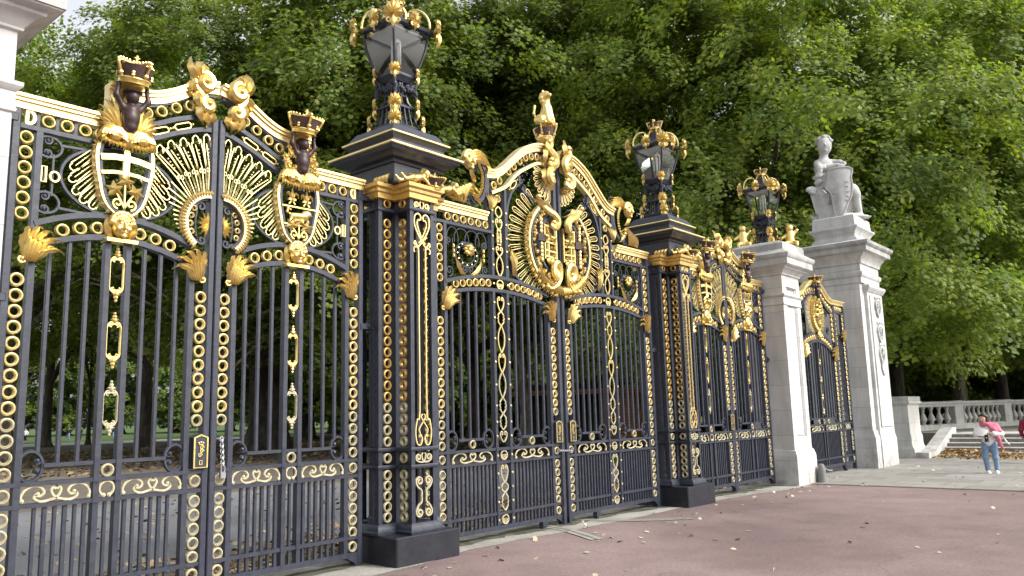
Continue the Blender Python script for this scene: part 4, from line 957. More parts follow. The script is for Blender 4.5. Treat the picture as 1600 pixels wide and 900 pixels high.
# ------------------------------------------------------------------ iron gate pillars
def pillar(xc, label):
    root = empty('iron_gate_pillar', (xc, 0, .054), label, 'gate pillar', 'iron pillars beside the middle gate')
    A, L = .18, .42          # cross-shaped plan: arm half width, arm half length
    b = MB(); bbox(b, -.45, .45, -.49, .45, -.1, .315, .012); b.build('plinth', M['iron_plinth'], root)
    def cross(e): return [(-A-e, -L-e), (A+e, -L-e), (A+e, -A-e), (L+e, -A-e), (L+e, A+e), (A+e, A+e), (A+e, L+e), (-A-e, L+e), (-A-e, A+e), (-L-e, A+e), (-L-e, -A-e), (-A-e, -A-e)]
    def crossmould(b, prof):
        v = []; f = []
        for e, z in prof: v += [(x, y, z) for x, y in cross(e)]
        for i in range(len(prof)-1): f += [(i*12+j, i*12+(j+1) % 12, (i+1)*12+(j+1) % 12, (i+1)*12+j) for j in range(12)]
        f += [tuple(range(11, -1, -1)), tuple((len(prof)-1)*12+j for j in range(12))]; b.add(v, f)
    b = MB(); crossmould(b, [(.05, .317), (.055, .345), (.04, .36), (.035, .39), (.012, .415), (.004, .425)]); b.build('base_moulding', M['iron'], root)
    b = MB()
    for x, y in cross(-.026): box(b, x-.026, x+.026, y-.026, y+.026, .425, 4.0)
    for z in (1.02, 1.205, 3.885): crossmould(b, [(.012, z-.02), (.016, z-.012), (.016, z+.012), (.012, z+.02)])
    b.build('corner_posts', M['iron'], root)
    b = MB(); box(b, -.10, .10, -.10, .10, .40, 4.0); b.build('core', M['iron_plinth'], root)
    for x, y in ((-.33, 0), (.33, 0)):
        b = MB(); lathe(b, [(.07, .42), (.07, .48), (.055, .5), (.055, 3.8), (.075, 3.84), (.075, 4.0)], (x, y, 0), 14); b.build('round_shaft', M['iron'], root)
    b = MB()
    for t in (-1, 1):     # little scroll lattice on the open ends of the side arms
        for k in range(44):
            z = .5+.078*k
            for d in (-1, 1): tube(b, [(t*(L-.02), d*.10, z), (t*(L-.01), d*.135, z+.03), (t*(L-.02), d*.115, z+.055)], .009, 4)
    b.build('scroll_lattice', M['iron'], root)
    for k in range(30):
        z = None
    zs = [.47+.1115*k for k in range(5)]
    zs = [.49, .60, .711, .822, .933-.0]+[1.113]+[1.29+.1218*k for k in range(21)]+[3.955]
    zs = [z for z in zs if not (.95 < z < 1.06)]
    for z in zs:
        kd = 3 if z > 1.75 else 2
        put_ring(root, -.30, z, -A+.018, kd); put_ring(root, .30, z, -A+.018, kd)
        for t in (-1, 1):
            r = put_ring(root, t*(A-.018), z, -.30, kd); r.rotation_euler = (0, 0, t*pi/2)
    # lyre panel on the front arm
    y = -L+.01; b = MB()
    for t in (-1, 1):
        tube(b, up3(smoothp([(t*.105, 3.47), (t*.12, 3.49), (t*.105, 3.52), (t*.06, 3.46), (t*.0, 3.52), (-t*.07, 3.62), (-t*.112, 3.72), (-t*.105, 3.81), (-t*.06, 3.845), (-t*.02, 3.82), (-t*.022, 3.775), (-t*.05, 3.775)], 4), y), .011, 5)
        tube(b, up3(smoothp([(-t*.05, 3.78), (-t*.07, 3.72), (0, 3.56), (t*.05, 3.5)], 4), y), .009, 5)
        tube(b, up3(smoothp([(t*.11, 3.39), (t*.125, 3.42), (t*.10, 3.455), (t*.065, 3.44), (t*.052, 3.38), (t*.052, 2.6), (t*.052, 1.62), (t*.09, 1.52), (t*.115, 1.38), (t*.09, 1.26), (t*.04, 1.25), (t*.02, 1.31), (t*.045, 1.36), (t*.06, 1.33)], 4), y), .0105, 5)
        tube(b, up3(smoothp([(t*.05, 1.37), (t*.06, 1.42), (0, 1.50), (-t*.03, 1.55), (-t*.01, 1.58)], 4), y), .009, 5)
        for k in range(40): ball(b, (t*.085, y+.03, 1.7+.042*k), .008, 5, 3) if t > 0 else None
    b.build('lyre_ornament', M['gold_pale'], root)
    for zc, h, m in ((1.113, .065, 'gold_worn'), (3.945, .048, 'gold_pale')):
        b = MB()
        for t in (-1, 1): tube(b, up3(spiral(t*.075, zc, .045, .012, -pi/2, t*1.4, 20), y), .010, 5); tube(b, up3(smoothp([(t*.075, zc-.045), (t*.0, zc-.05), (-t*.03, zc+.02), (-t*.012, zc+.045)], 4), y), .010, 5)
        b.build('scroll_ornament', M[m], root)
    b = MB()
    for t in (-1, 1):
        for zc, d in ((.86, 1), (.53, -1)):
            tube(b, up3(smoothp([(t*.035, .70), (t*.035, .70+d*.06), (t*.075, .70+d*.09)], 3)+spiral(t*.062, zc+d*.0, .058, .014, -d*pi*.3 if t > 0 else pi+d*pi*.3, t*d*1.45, 24), y), .012, 5)
    b.build('scroll_ornament', M['gold_worn'], root)
    b = MB(); crossmould(b, [(.0, 4.0), (.03, 4.005), (.035, 4.06), (.055, 4.075), (.06, 4.105), (.085, 4.125), (.09, 4.165), (.05, 4.17)]); b.build('gilt_cornice', M['gold_amber'], root)
    b = MB(); bbox(b, -.34, .34, -.34, .34, 4.17, 4.42, .01); b.build('neck_block', M['iron_plinth'], root)
    b = MB(); lathe(b, [(.36, 4.41), (.37, 4.44), (.43, 4.455), (.47, 4.49), (.51, 4.51), (.53, 4.55)], n=4, sq=1); lathe(b, [(.44, 4.575), (.44, 4.61), (.40, 4.63), (.385, 4.68), (.40, 4.70), (.425, 4.735)], n=4, sq=1); lathe(b, [(.40, 4.76), (.40, 4.775), (.33, 4.88), (.3, 4.90)], n=4, sq=1)
    b.build('entablature', M['iron'], root, smooth=0)
    b = MB(); lathe(b, [(.535, 4.55), (.55, 4.555), (.55, 4.573), (.43, 4.577)], n=4, sq=1); lathe(b, [(.43, 4.736), (.44, 4.74), (.44, 4.755), (.39, 4.759)], n=4, sq=1); b.build('gilt_fillets', M['gold_pale'], root, smooth=0)
    # crawling putto, crown and second putto along the gilt cornice
    def putto(x, y0, dr, m='gold', s=1.0, name='putto'):
        q = SDF(.02); z = 4.17
        q.cap((x, y0, z+.07*s), (x+dr*.1*s, y0, z+.10*s), .05*s, .045*s).ell((x+dr*.16*s, y0-.02, z+.15*s), (.048*s, .048*s, .052*s)).ell((x-dr*.05*s, y0, z+.07*s), (.055*s, .05*s, .05*s))
        for t in (-1, 1):
            q.cap((x-dr*.06*s, y0+t*.035, z+.06*s), (x-dr*.17*s, y0+t*.045, z+.02*s), .032*s, .02*s).cap((x-dr*.17*s, y0+t*.045, z+.02*s), (x-dr*.23*s, y0+t*.05, z+.07*s), .02*s, .014*s)
            q.cap((x+dr*.09*s, y0+t*.045, z+.09*s), (x+dr*.17*s, y0+t*.06, z+.015*s), .022*s, .016*s)
        for k in range(6): a = 2*pi*k/6; q.ell((x+dr*.15*s+cos(a)*.035*s, y0+.01, z+.175*s+sin(a)*.03*s), (.02*s, .025*s, .02*s))
        return q.build(name, M[m], root, .011)
    putto(-.13, -L-.02, 1); putto(.42, -.38, 1, s=.85)
    crown(root, (.16, -L-.0, 4.17), .13, .19, tilt=.25)
    b = MB()
    for k in range(5): petal(b, [(.44+.04*k, -.36, 4.17), (.46+.05*k, -.42, 4.26), (.50+.05*k, -.40, 4.32-.02*k), (.55+.05*k, -.34, 4.26-.02*k)], .035, .03, 9, 3)
    for k in range(4): petal(b, [(-.40, -.1-.06*k, 4.17), (-.42, -.12-.06*k, 4.24), (-.38, -.15-.06*k, 4.27)], .03, .03, 7)
    b.build('leaf_spray', M['gold'], root)
    ring_data = set(m_.name for m_ in RING)
    for c in kids(root):
        c.location.z *= .965
        if c.data.name not in ring_data: c.data.transform(Matrix.Diagonal((1, 1, .965, 1)))
    return root

def lantern(x, y, z, label):
    root = empty('lantern', (x, y, z), label, 'lantern', 'lanterns on top of the gate pillars')
    sq = dict(n=4, sq=1)
    b = MB(); lathe(b, [(.20, 0), (.205, .02), (.185, .04)], **sq)
    for i in range(4):
        a = pi/2*i
        for j in range(-2, 3):
            u = j/2
            P = [Vector((u*.175, -.178, .03)), Vector((u*.15, -.15, .13)), Vector((u*.135, -.135, .22))]
            tube(b, [Matrix.Rotation(a, 3, 'Z') @ p for p in P], .012, 5)
        tube(b, [Matrix.Rotation(a, 3, 'Z') @ Vector(p) for p in ((-.135, -.137, .235), (-.095, -.095, .30), (-.08, -.08, .38), (-.10, -.10, .48), (-.15, -.15, .545))], .016, 5)
        tube(b, [Matrix.Rotation(a, 3, 'Z') @ Vector(p) for p in ((0, -.137, .235), (0, -.095, .30), (0, -.08, .40), (0, -.11, .50))], .011, 5)
    lathe(b, [(.13, .215), (.155, .225), (.155, .245), (.12, .25)], **sq); lathe(b, [(.07, .03), (.06, .25), (.05, .4), (.075, .5)], **sq); lathe(b, [(.08, .355), (.092, .36), (.092, .385), (.08, .39)], **sq)
    lathe(b, [(.12, .50), (.15, .54), (.165, .555), (.165, .58), (.15, .585)], **sq); b.build('pedestal_cage', M['iron'], root, smooth=.4)
    b = MB(); rng = random.Random(2)
    for i in range(4):
        R = Matrix.Rotation(pi/2*i, 3, 'Z')
        for k in range(26):
            u = rng.random()*2-1; p = R @ Vector((u*.15, -.15, .50-.05*(1-u*u)-.06*rng.random()-(.09*rng.random() if abs(u) > .85 else 0))); ball(b, p, .014+.014*rng.random(), 6, 4)
        for k in range(8): p = R @ Vector((.15+.02*rng.random(), -.15-.02*rng.random(), .50-.022*k)); ball(b, p, .022, 6, 4)
    b.build('garland', M['iron'], root)
    # glass box with curved bronze ribs
    prof = [(.155, .59), (.18, .66), (.215, .78), (.245, .90), (.26, 1.0), (.262, 1.08)]
    b = MB()
    for i in range(4):
        R = Matrix.Rotation(pi/2*i, 3, 'Z'); tube(b, [R @ Vector((-r, -r, z_)) for r, z_ in prof], .017, 6)
    lathe(b, [(.255, 1.075), (.30, 1.09), (.31, 1.12), (.30, 1.13), (.20, 1.19), (.10, 1.235), (.06, 1.30), (.055, 1.38)], **sq); b.build('lantern_frame', M['iron'], root, smooth=.4)
    for i in range(4):
        R = Matrix.Rotation(pi/2*i, 3, 'Z'); b = MB(); v = []
        for r, z_ in prof: v += [R @ Vector((-r+.012, -r, z_)), R @ Vector((r-.012, -r, z_))]
        b.add(v, [(2*k, 2*k+1, 2*k+3, 2*k+2) for k in range(5)]); b.build('glass_pane', M['glass'], root)
    b = MB(); lathe(b, [(.22, 1.05), (.22, 1.07)], **sq); b.build('reflector', M['lampwhite'], root)
    b = MB(); lathe(b, [(.03, .59), (.03, .66), (.018, .7), (.018, .72)], n=8); 
    for k in range(4): a = pi/2*k+.4; tube(b, [(cos(a)*.05, sin(a)*.05, .72), (cos(a)*.05, sin(a)*.05, .98)], .016, 6)
    lathe(b, [(.055, .97), (.06, 1.0), (.03, 1.04)], n=10); b.build('burner', M['lampwhite'], root)
    def gilt(p, s, a, mm='gold'):
        b = MB(); R = Matrix.Rotation(a, 3, 'Z')
        for k in range(7):
            t = rad(0+30*k); c = [(0, -.01, 0), (cos(t)*.05*s, -.05*s, sin(t)*.05*s), (cos(t)*.085*s, -.06*s, sin(t)*.125*s), (cos(t)*.105*s, -.02*s, sin(t)*.12*s)]
            petal(b, [R @ Vector(q)+Vector(p) for q in c], .046*s, .04*s, 8, 2, R @ Vector((0, -1, 0)))
        for t in (-1, 1): tube(b, [R @ Vector((x_, -.03*s, z_))+Vector(p) for x_, z_ in spiral(t*.04*s, -.05*s, .04*s, .008*s, pi/2, t*1.2, 12)], .011*s, 5)
        petal(b, [R @ Vector(q)+Vector(p) for q in ((0, -.02*s, -.01*s), (0, -.07*s, -.05*s), (0, -.05*s, -.10*s), (0, -.02*s, -.13*s))], .04*s, .035*s, 8, 2, R @ Vector((0, -1, 0)))
        return b.build('gilt_leaf', M[mm], root)
    for i in range(4):
        a = pi/2*i+pi/4; d = Vector((sin(a), -cos(a), 0))          # corner directions
        gilt(d*.155*1.41+Vector((0, 0, .58)), .75, a); gilt(d*.155*1.41*.97+Vector((0, 0, .235)), .85, a); gilt(d*.20*1.36+Vector((0, 0, .055)), .85, a)
        gilt(d*.315*1.41+Vector((0, 0, 1.10)), 1.25, a)
        gilt(Matrix.Rotation(pi/2*i, 3, 'Z') @ Vector((0, -.30, 1.15)), .95, pi/2*i)
        b = MB(); R = Matrix.Rotation(a, 3, 'Z'); tube(b, [R @ Vector(p) for p in bez([(0, -.40, 1.15), (0, -.42, 1.40), (0, -.14, 1.48), (0, -.10, 1.30), (0, -.16, 1.27)], 14)], .014, 5)
        tube(b, [R @ Vector(p) for p in bez([(0, -.10, 1.24), (0, -.16, 1.34), (0, -.06, 1.42), (0, -.05, 1.46)], 8)], .016, 5); b.build('scroll_stay', M['gold_pale'], root)
    crown(root, (0, 0, 1.42), .12, .20)
    zm = lambda z: z*1.162 if z < .585 else .68+(z-.585)*1.05
    for c in kids(root):
        if c.location.z: c.location.z = zm(c.location.z)
        else:
            for v in c.data.vertices: v.co.z = zm(v.co.z)
    return root
# ------------------------------------------------------------------ stone piers
def moulded(b, x0, x1, y0, y1, prof):
    """square mouldings round a rectangle: profile of (overhang, z)"""
    v = []; f = []
    for e, z in prof: v += [(x0-e, y0-e, z), (x1+e, y0-e, z), (x1+e, y1+e, z), (x0-e, y1+e, z)]
    n = len(prof)
    for i in range(n-1): f += [(i*4+j, i*4+(j+1) % 4, (i+1)*4+(j+1) % 4, (i+1)*4+j) for j in range(4)]
    f += [(3, 2, 1, 0), tuple((n-1)*4+j for j in range(4))]; b.add(v, f)
def stone_pier(x0, x1, label, lift=0):
    cx, cy, h = (x0+x1)/2, .02, (x1-x0)/2
    root = empty('stone_pier', (cx, cy, 0), label, 'stone pier', 'stone piers at the ends of the wide gates')
    b = MB(); moulded(b, -h, h, -.52, .52, [(0, -.15), (0, .56), (-.008, .60), (-.02, .63), (-.03, .68), (-.055, .70), (-.06, .74)]); b.build('plinth', M['stone'], root, smooth=.5)
    g = h-.06; b = MB(); moulded(b, -g+.03, g-.03, -.43, .43, [(0, .74), (0, 4.230)]); s = b.build('shaft', M['stone'], root, smooth=0)
    b = MB()
    for sy in (-1, 1):          # raised margins leave a sunk panel on the road and park faces
        y0, y1 = (-.46, -.43) if sy < 0 else (.43, .46)
        for xa, xb in ((-g, -g+.19), (g-.19, g)): box(b, xa, xb, y0, y1, .74, 4.23)
        box(b, -g+.19, g-.19, y0, y1, .74, .95); box(b, -g+.19, g-.19, y0, y1, 4.00, 4.23)
        for q, d in ((.03, .02), (.055, .01)):
            yy = (y0+.01*(q > .04)+.006, y1) if sy < 0 else (y0, y1-.01*(q > .04)-.006)
            strip(b, [(-g+.19+q, .95+q), (g-.19-q, .95+q), (g-.19-q, 4.00-q), (-g+.19+q, 4.00-q)], .026, yy[0], yy[1], True)
    for sx in (-1, 1): box(b, *sorted((sx*(g-.03), sx*g)), -.43, .43, .74, 4.23)
    b.build('panel_margins', M['stone'], root, smooth=0)
    b = MB(); moulded(b, -g, g, -.46, .46, [(.004, 3.610), (.02, 3.620), (.022, 3.640), (.012, 3.660), (.012, 3.770), (.035, 3.790), (.05, 3.810), (.05, 3.840), (.004, 3.850)])
    b2 = MB(); b2.v = [v for v in b.v]; b2.f = b.f; b2.build('string_course', M['stone'], root, smooth=.5)
    b = MB(); moulded(b, -g, g, -.46, .46, [(.0, 4.230), (.03, 4.240), (.035, 4.270), (.06, 4.300), (.10, 4.340), (.14, 4.355), (.145, 4.380), (.22, 4.400), (.225, 4.410)]); b.build('bed_moulding', M['stone'], root, smooth=.5)
    b = MB(); moulded(b, -g, g, -.46, .46, [(.20, 4.412), (.24, 4.413), (.24, 4.540), (.255, 4.550), (.28, 4.590), (.285, 4.640), (.27, 4.650), (.15, 4.730), (.14, 4.740)]); b.build('cornice', M['stone_cap'], root, smooth=.5)
    b = MB(); moulded(b, -g, g, -.46, .46, [(.12, 4.740), (.12, 4.870), (.09, 4.910), (.03, 4.940)]); b.build('blocking_course', M['stone_cap'], root, smooth=.5)
    if lift:
        for c in kids(root):
            for v in c.data.vertices:
                if v.co.z > 1.2: v.co.z += lift*(v.co.z > 3.5)
    return root
def big_pier():
    root = empty('stone_statue_pier', (21.9, .32, 0), 'tallest white stone pier, carved with shields down its front and carrying the statue', 'stone pier')
    h = .80
    b = MB(); moulded(b, -h, h, -h, h, [(0, -.1), (0, .70), (-.01, .76), (-.03, .80), (-.05, .88), (-.06, .92)]); b.build('plinth', M['stone'], root, smooth=.5)
    b = MB(); moulded(b, -.72, .72, -.72, .72, [(0, .92), (0, 4.62)]); b.build('shaft', M['stone'], root, smooth=0)
    for sx in (0,):
        b = MB(); moulded(b, -.42, .80, -.80, -.70, [(0.03, -.1), (.03, .66), (0.0, .85), (0, 4.40), (.03, 4.42), (.06, 4.47), (.09, 4.52), (.09, 4.58), (0, 4.62)])
        pil = b.build('pilaster', M['stone'], root, smooth=.5)
        b = MB(); moulded(b, -.30, .68, -.83, -.80, [(0, 1.0), (0, 4.32)]); b.build('sunk_border', M['stone'], pil, smooth=0)
    y = -.84
    for z, s in ((4.08, 1), (3.42, 1), (2.86, 1)):
        b = MB()
        if z > 4 or z < 3 or True:
            o = [(.19+.20*s*cos(a)*(1 if sin(a) > -.2 else .85), z+.20*s*sin(a)*(1.35 if sin(a) < 0 else .8)) for a in [2*pi*k/18 for k in range(18)]]
            strip(b, o, .05, y-.04, y+.02, True)
            rng = random.Random(int(z*10))
            for k in range(14):
                a = rng.random()*6.3; q = rng.random()*.16; t = rng.random()*6.3; x_, z_ = .19+cos(a)*q, z+sin(a)*q
                petal(b, [(x_, y, z_), (x_+cos(t)*.05, y-.06, z_+sin(t)*.05), (x_+cos(t)*.09, y-.02, z_+sin(t)*.09)], .035, .03, 6)
            for t in (-1, 1): petal(b, [(.19, y, z+.2), (.19+t*.12, y-.05, z+.26), (.19+t*.22, y-.02, z+.16)], .04, .03, 7)
        b.build('carved_shield', M['statue'], root)
    b = MB(); plate(b, [(.06, 2.45), (.19, 2.28), (.32, 2.45), (.32, 2.62), (.06, 2.62)], y-.03, y+.02); b.build('carved_pendant', M['statue'], root)
    P = [(.0, 4.62), (.0, 4.76), (.03, 4.79), (.05, 4.83), (.05, 4.90), (.0, 4.92), (.0, 5.10), (.04, 5.12), (.06, 5.22), (.13, 5.32), (.16, 5.37), (.27, 5.39)]
    b = MB(); moulded(b, -.74, .76, -.78, .74, P); b.build('frieze', M['stone'], root, smooth=.5)
    b = MB(); moulded(b, -.74, .76, -.78, .74, [(.24, 5.392), (.27, 5.393), (.27, 5.51), (.29, 5.52), (.33, 5.57), (.34, 5.64), (.32, 5.65), (.1, 5.71), (.08, 5.72)]); b.build('cornice', M['stone_cap'], root, smooth=.5)
    b = MB(); moulded(b, -.62, .68, -.70, .36, [(.06, 5.72), (.05, 5.77), (-.02, 5.88), (-.01, 5.96), (.05, 6.05), (.09, 6.09), (.09, 6.13), (.02, 6.15), (.0, 6.42), (-.02, 6.44)]); b.build('statue_base', M['stone'], root, smooth=.5)
    return root
def statue():
    root = empty('statue', (22.12, .14, 6.435), 'white stone statue of a seated child with curly hair leaning on a tall shield', 'statue', rz=rad(-72))
    s = SDF(.05)
    s.cap((-.36, .05, 1.05), (-.40, .05, 1.60), .24, .23).ell((-.38, .02, 1.52), (.29, .22, .24)).cap((-.385, .03, 1.74), (-.36, .0, 1.95), .13, .11)
    s.ell((-.33, -.04, 2.12), (.20, .22, .24)).ell((-.26, -.15, 2.08), (.055, .06, .06), .03).ell((-.41, -.14, 2.08), (.055, .06, .06), .03).cap((-.32, -.235, 2.16), (-.30, -.28, 2.09), .018, .032, .012).ell((-.315, -.215, 2.015), (.045, .03, .014), .01).ell((-.315, -.18, 1.955), (.06, .055, .045), .03)
    for q in (-.385, -.255): s.ell((q, -.215, 2.165), (.034, .018, .02), .006).ell((q, -.185, 2.215), (.05, .022, .014), .01)
    s.cap((-.56, -.03, 1.66), (-.50, -.20, 1.47), .105, .095, .04).cap((-.50, -.20, 1.47), (-.02, -.26, 1.49), .092, .06, .04).ell((.05, -.28, 1.46), (.08, .055, .055), .03)
    for k in range(4): s.cap((.0+.045*k, -.31, 1.46), (.01+.048*k, -.345, 1.345-.01*k), .024, .018, .012)
    s.cap((-.20, .05, 1.66), (.04, -.05, 1.60), .10, .085, .04).cap((.04, -.05, 1.60), (.16, -.24, 1.52), .08, .055, .04)
    s.cap((.02, .05, .95), (.30, -.10, .80), .20, .17).cap((.30, -.10, .80), (.37, -.12, .70), .17, .14).cap((.37, -.10, .68), (.45, .0, .14), .125, .075).ell((.54, -.10, .07), (.16, .095, .06), rz=-.1).ell((.46, .02, .1), (.09, .09, .08))
    for k in range(4): s.ell((.655+.015*k, -.06-.035*k, .05), (.028, .028, .028), .015)
    s.ell((-.05, .10, .55), (.40, .30, .46)).ell((-.25, .0, .25), (.36, .32, .28)).ell((.05, .0, .10), (.52, .32, .13))
    # drapery folds and basket with leaves on the near side
    for k in range(7): a = k/6; s.cap((-.56+.09*k, -.16+.02*k, .50-.05*abs(k-3)), (-.64+.11*k, -.26, .02), .05, .06, .03)
    s.cap((-.54, -.10, .25), (-.57, -.12, .72), .16, .22); 
    for k in range(9): s.cap((-.54+.055*(k-4)*.7, -.25+.01*abs(k-4), .25), (-.57+.055*(k-4), -.33+.02*abs(k-4), .76), .022, .028, .012)
    s.cap((-.70, -.1, .10), (-.86, -.1, .24), .09, .03).cap((-.70, -.1, .05), (-.86, -.05, .02), .08, .04)
    o = s.build('body', M['statue'], root, .019); root.scale = (.95, .95, 1.03)
    s = SDF(.025); rng = random.Random(4)
    for k in range(40):
        a = rng.random()*6.3; e = rng.random()*1.3; p = (-.33+cos(a)*cos(e)*.205, .0+sin(a)*cos(e)*.21+.02, 2.22+sin(e)*.17)
        if p[1] < -.1 and p[2] < 2.31: continue
        s.ell(p, (.058, .058, .05))
    s.ell((-.33, .03, 2.22), (.19, .19, .20)); s.build('curls', M['statue'], o, .016)
    s = SDF(.025)
    for k in range(40):
        u = rng.random(); p = (-.52-.36*u+rng.random()*.16, -.24-.1*rng.random(), 1.36-.62*u+rng.random()*.14); q = .04+.03*rng.random(); s.ell(p, (q*1.3, q, q))
    for k in range(9): s.cap((-.42-.03*k, -.22, 1.30-.04*k), (-.26-.04*k, -.25, 1.22-.05*k), .03, .035)
    s.build('leaf_bundle', M['statue'], root, .018)
    b = MB(); out = smoothp([(-.28, 1.36), (.0, 1.38), (.28, 1.36), (.345, 1.26), (.30, 1.12), (.31, .90), (.27, .62), (.15, .40), (.02, .14), (-.12, .09), (-.20, .16), (-.235, .45), (-.27, .74), (-.40, .90), (-.36, 1.04), (-.29, 1.16), (-.28, 1.34)], 3)[:-1]
    n = len(out); cxy = (0, .8); ring0 = [(x, -.36-.07*(1-((x)/.4)**2), z) for x, z in out]; mid = [((x*.62), -.405-.07*(1-(x*.62/.4)**2), .75+(z-.75)*.72) for x, z in out]; back = [(x, -.26, z) for x, z in out]
    v = ring0+mid+back+[(0, -.48, .8)]; f = [(i, (i+1) % n, n+(i+1) % n, n+i) for i in range(n)]+[(n+i, n+(i+1) % n, 3*n) for i in range(n)]+[((i+1) % n, i, 2*n+i, 2*n+(i+1) % n) for i in range(n)]+[tuple(range(2*n, 3*n))]
    b.add(v, f); sh = b.build('shield', M['statue'], root, smooth=.7)
    b = MB()
    tube(b, [(x, -.37-.07*(1-((x)/.4)**2), z) for x, z in out], .022, 5, True)
    for z, w in ((.98, .20), (.86, .18), (.72, .2), (.60, .17), (.5, .14)):
        for k in range(5): x = -w+2*w*k/4.5; strip(b, [(x, z), (x+.06, z+(.02 if k % 2 else -.015))], .018, -.475, -.44)
    b.build('carved_lines', M['statue'], sh)
    return root

stone_pier(.97, 2.0, 'white stone pier cut off by the left edge of the picture', .20); stone_pier(15.98, 17.01, 'white stone pier with a lantern standing on its cap')
big_pier(); statue()

# ------------------------------------------------------------------ gates, pillars, lanterns
gl = side_leaf('cross', 'leftmost gate leaf, its gilt shield crossed by a big gold cross', 2.925, False)
gr_ = side_leaf('fleur', 'gate leaf nearest the left iron pillar, with gold fleurs-de-lis and lion on its shield', 4.647, True)
a = copy_tree(gl); a.location.x = 2*XC-4.647; relabel(a, 'left leaf of the far wide gate, right of the second iron pillar')
a = copy_tree(gr_); a.location.x = 2*XC-2.925; relabel(a, 'right leaf of the far wide gate, against the lamp-topped stone pier')
centre_leaf('left leaf of the tall middle gate with the great gilded cartouche', 7.76, False); centre_leaf('right leaf of the tall middle gate, nearer the second iron pillar', 2*XC-7.76, True)
lion_crest(); small_gate()
pa = pillar(6.02, 'black and gold iron pillar left of the middle gate, nearest the camera')
pb = copy_tree(pa); pb.location.x = 2*XC-6.02; relabel(pb, 'black and gold iron pillar right of the middle gate')
la = lantern(6.02, 0, 4.82, 'largest lantern, on the near iron pillar, cut off by the picture top')
lb = copy_tree(la); lb.location.x = 2*XC-6.02; relabel(lb, 'lantern on the second iron pillar, whole and crowned, right of the middle gate')
lc = copy_tree(la); lc.location = (16.495, .02, 4.95); relabel(lc, 'lantern with gilded figures round it on the stone pier')
for t, nm in ((-1, 'left'), (1, 'right')):
    s = SDF(.03); x = t*.0
    s.cap((0, 0, .06), (0, 0, .28), .10, .085).ell((0, -.02, .40), (.075, .075, .085)).cap((-.07, 0, .26), (-.18, -.04, .18), .04, .03).cap((.07, 0, .26), (.16, 0, .36), .04, .03)
    for q in (-1, 1): s.cap((q*.05, -.02, .08), (q*.11, -.12, .06), .06, .04).cap((q*.11, -.12, .06), (q*.12, -.14, -.0), .04, .03)
    for k in range(6): a_ = k; s.ell((cos(a_)*.06, .01+sin(a_)*.05, .44), (.035, .035, .03))
    root = empty('gilded_cherub', (16.495+(.33 if t > 0 else -.33), .02-.40 if t > 0 else .38, 4.93), 'gilded cherub %s the lantern on the stone pier' % ('seated right of' if t > 0 else 'seated left of'), 'figurine', rz=rad(-60))
    s.build('body', M['gold'], root, .016)
# padlocks and chains
def chain(p0, p1, n, r, name, label, cat, pad=None):
    b = MB(); P = [Vector(p0).lerp(Vector(p1), i/(n-1)) for i in range(n)]
    for i, q in enumerate(P):
        u = Vector((1, 0, 0)) if i % 2 else Vector((0, 1, 0)); d = (Vector(p1)-Vector(p0)).normalized(); w = d.cross(u).normalized()
        tube(b, [q+d*(cos(a_)*r*1.5)+w*(sin(a_)*r) for a_ in [2*pi*k/10 for k in range(10)]], r*.32, 4, True)
    o = b.build(name, M['steel'], None); tag(o, label, cat); return o
chain((3.89, -.06, 1.40), (3.905, -.065, 1.17), 10, .016, 'chain', 'steel chain hanging on the near wide gate, above its padlock', 'chain')
b = MB(); bbox(b, 3.875, 3.935, -.085, -.055, 1.06, 1.115); tube(b, [(3.888, -.07, 1.11), (3.888, -.07, 1.16), (3.905, -.07, 1.178), (3.922, -.07, 1.16), (3.922, -.07, 1.11)], .007, 6); tag(b.build('padlock', M['steel']), 'small steel padlock on the chain of the near wide gate', 'padlock')
chain((8.86, -.06, 1.05), (9.15, -.06, 1.035), 13, .014, 'chain', 'thin steel chain joining the two middle gate leaves', 'chain')
b = MB(); bx = 16.98; lathe(b, [(.11, -.02), (.10, .02), (.085, .22), (.075, .32), (.05, .37), (.02, .385)], (16.95, -.60, 0), 14); tube(b, [(16.98, -.62, .30), (17.06, -.70, .24), (17.16, -.74, .235)], .022, 6)
tag(b.build('guard_stone', M['grey_metal']), 'small grey guard stone at the foot of the lamp-topped stone pier', 'guard stone')
for i, (x, label) in enumerate(((8.50, 'black caster under the left leaf of the middle gate'), (9.72, 'black caster under the right leaf of the middle gate'))):
    root = empty('caster', (x, -.03, 0), label, 'caster'); b = MB(); box(b, -.05, .05, -.035, .035, .09, .16); box(b, -.045, .0, -.03, -.024, .02, .10); box(b, -.045, .0, .024, .03, .02, .10); b.build('fork', M['iron'], root)
    b = MB(); v = lathe(b, [(.045, -.02), (.045, .02)], (0, 0, 0), 12); b.v = [(x_-.02, z_, y_+.047) for x_, y_, z_ in b.v]; b.build('wheel', M['black_plastic'], root)

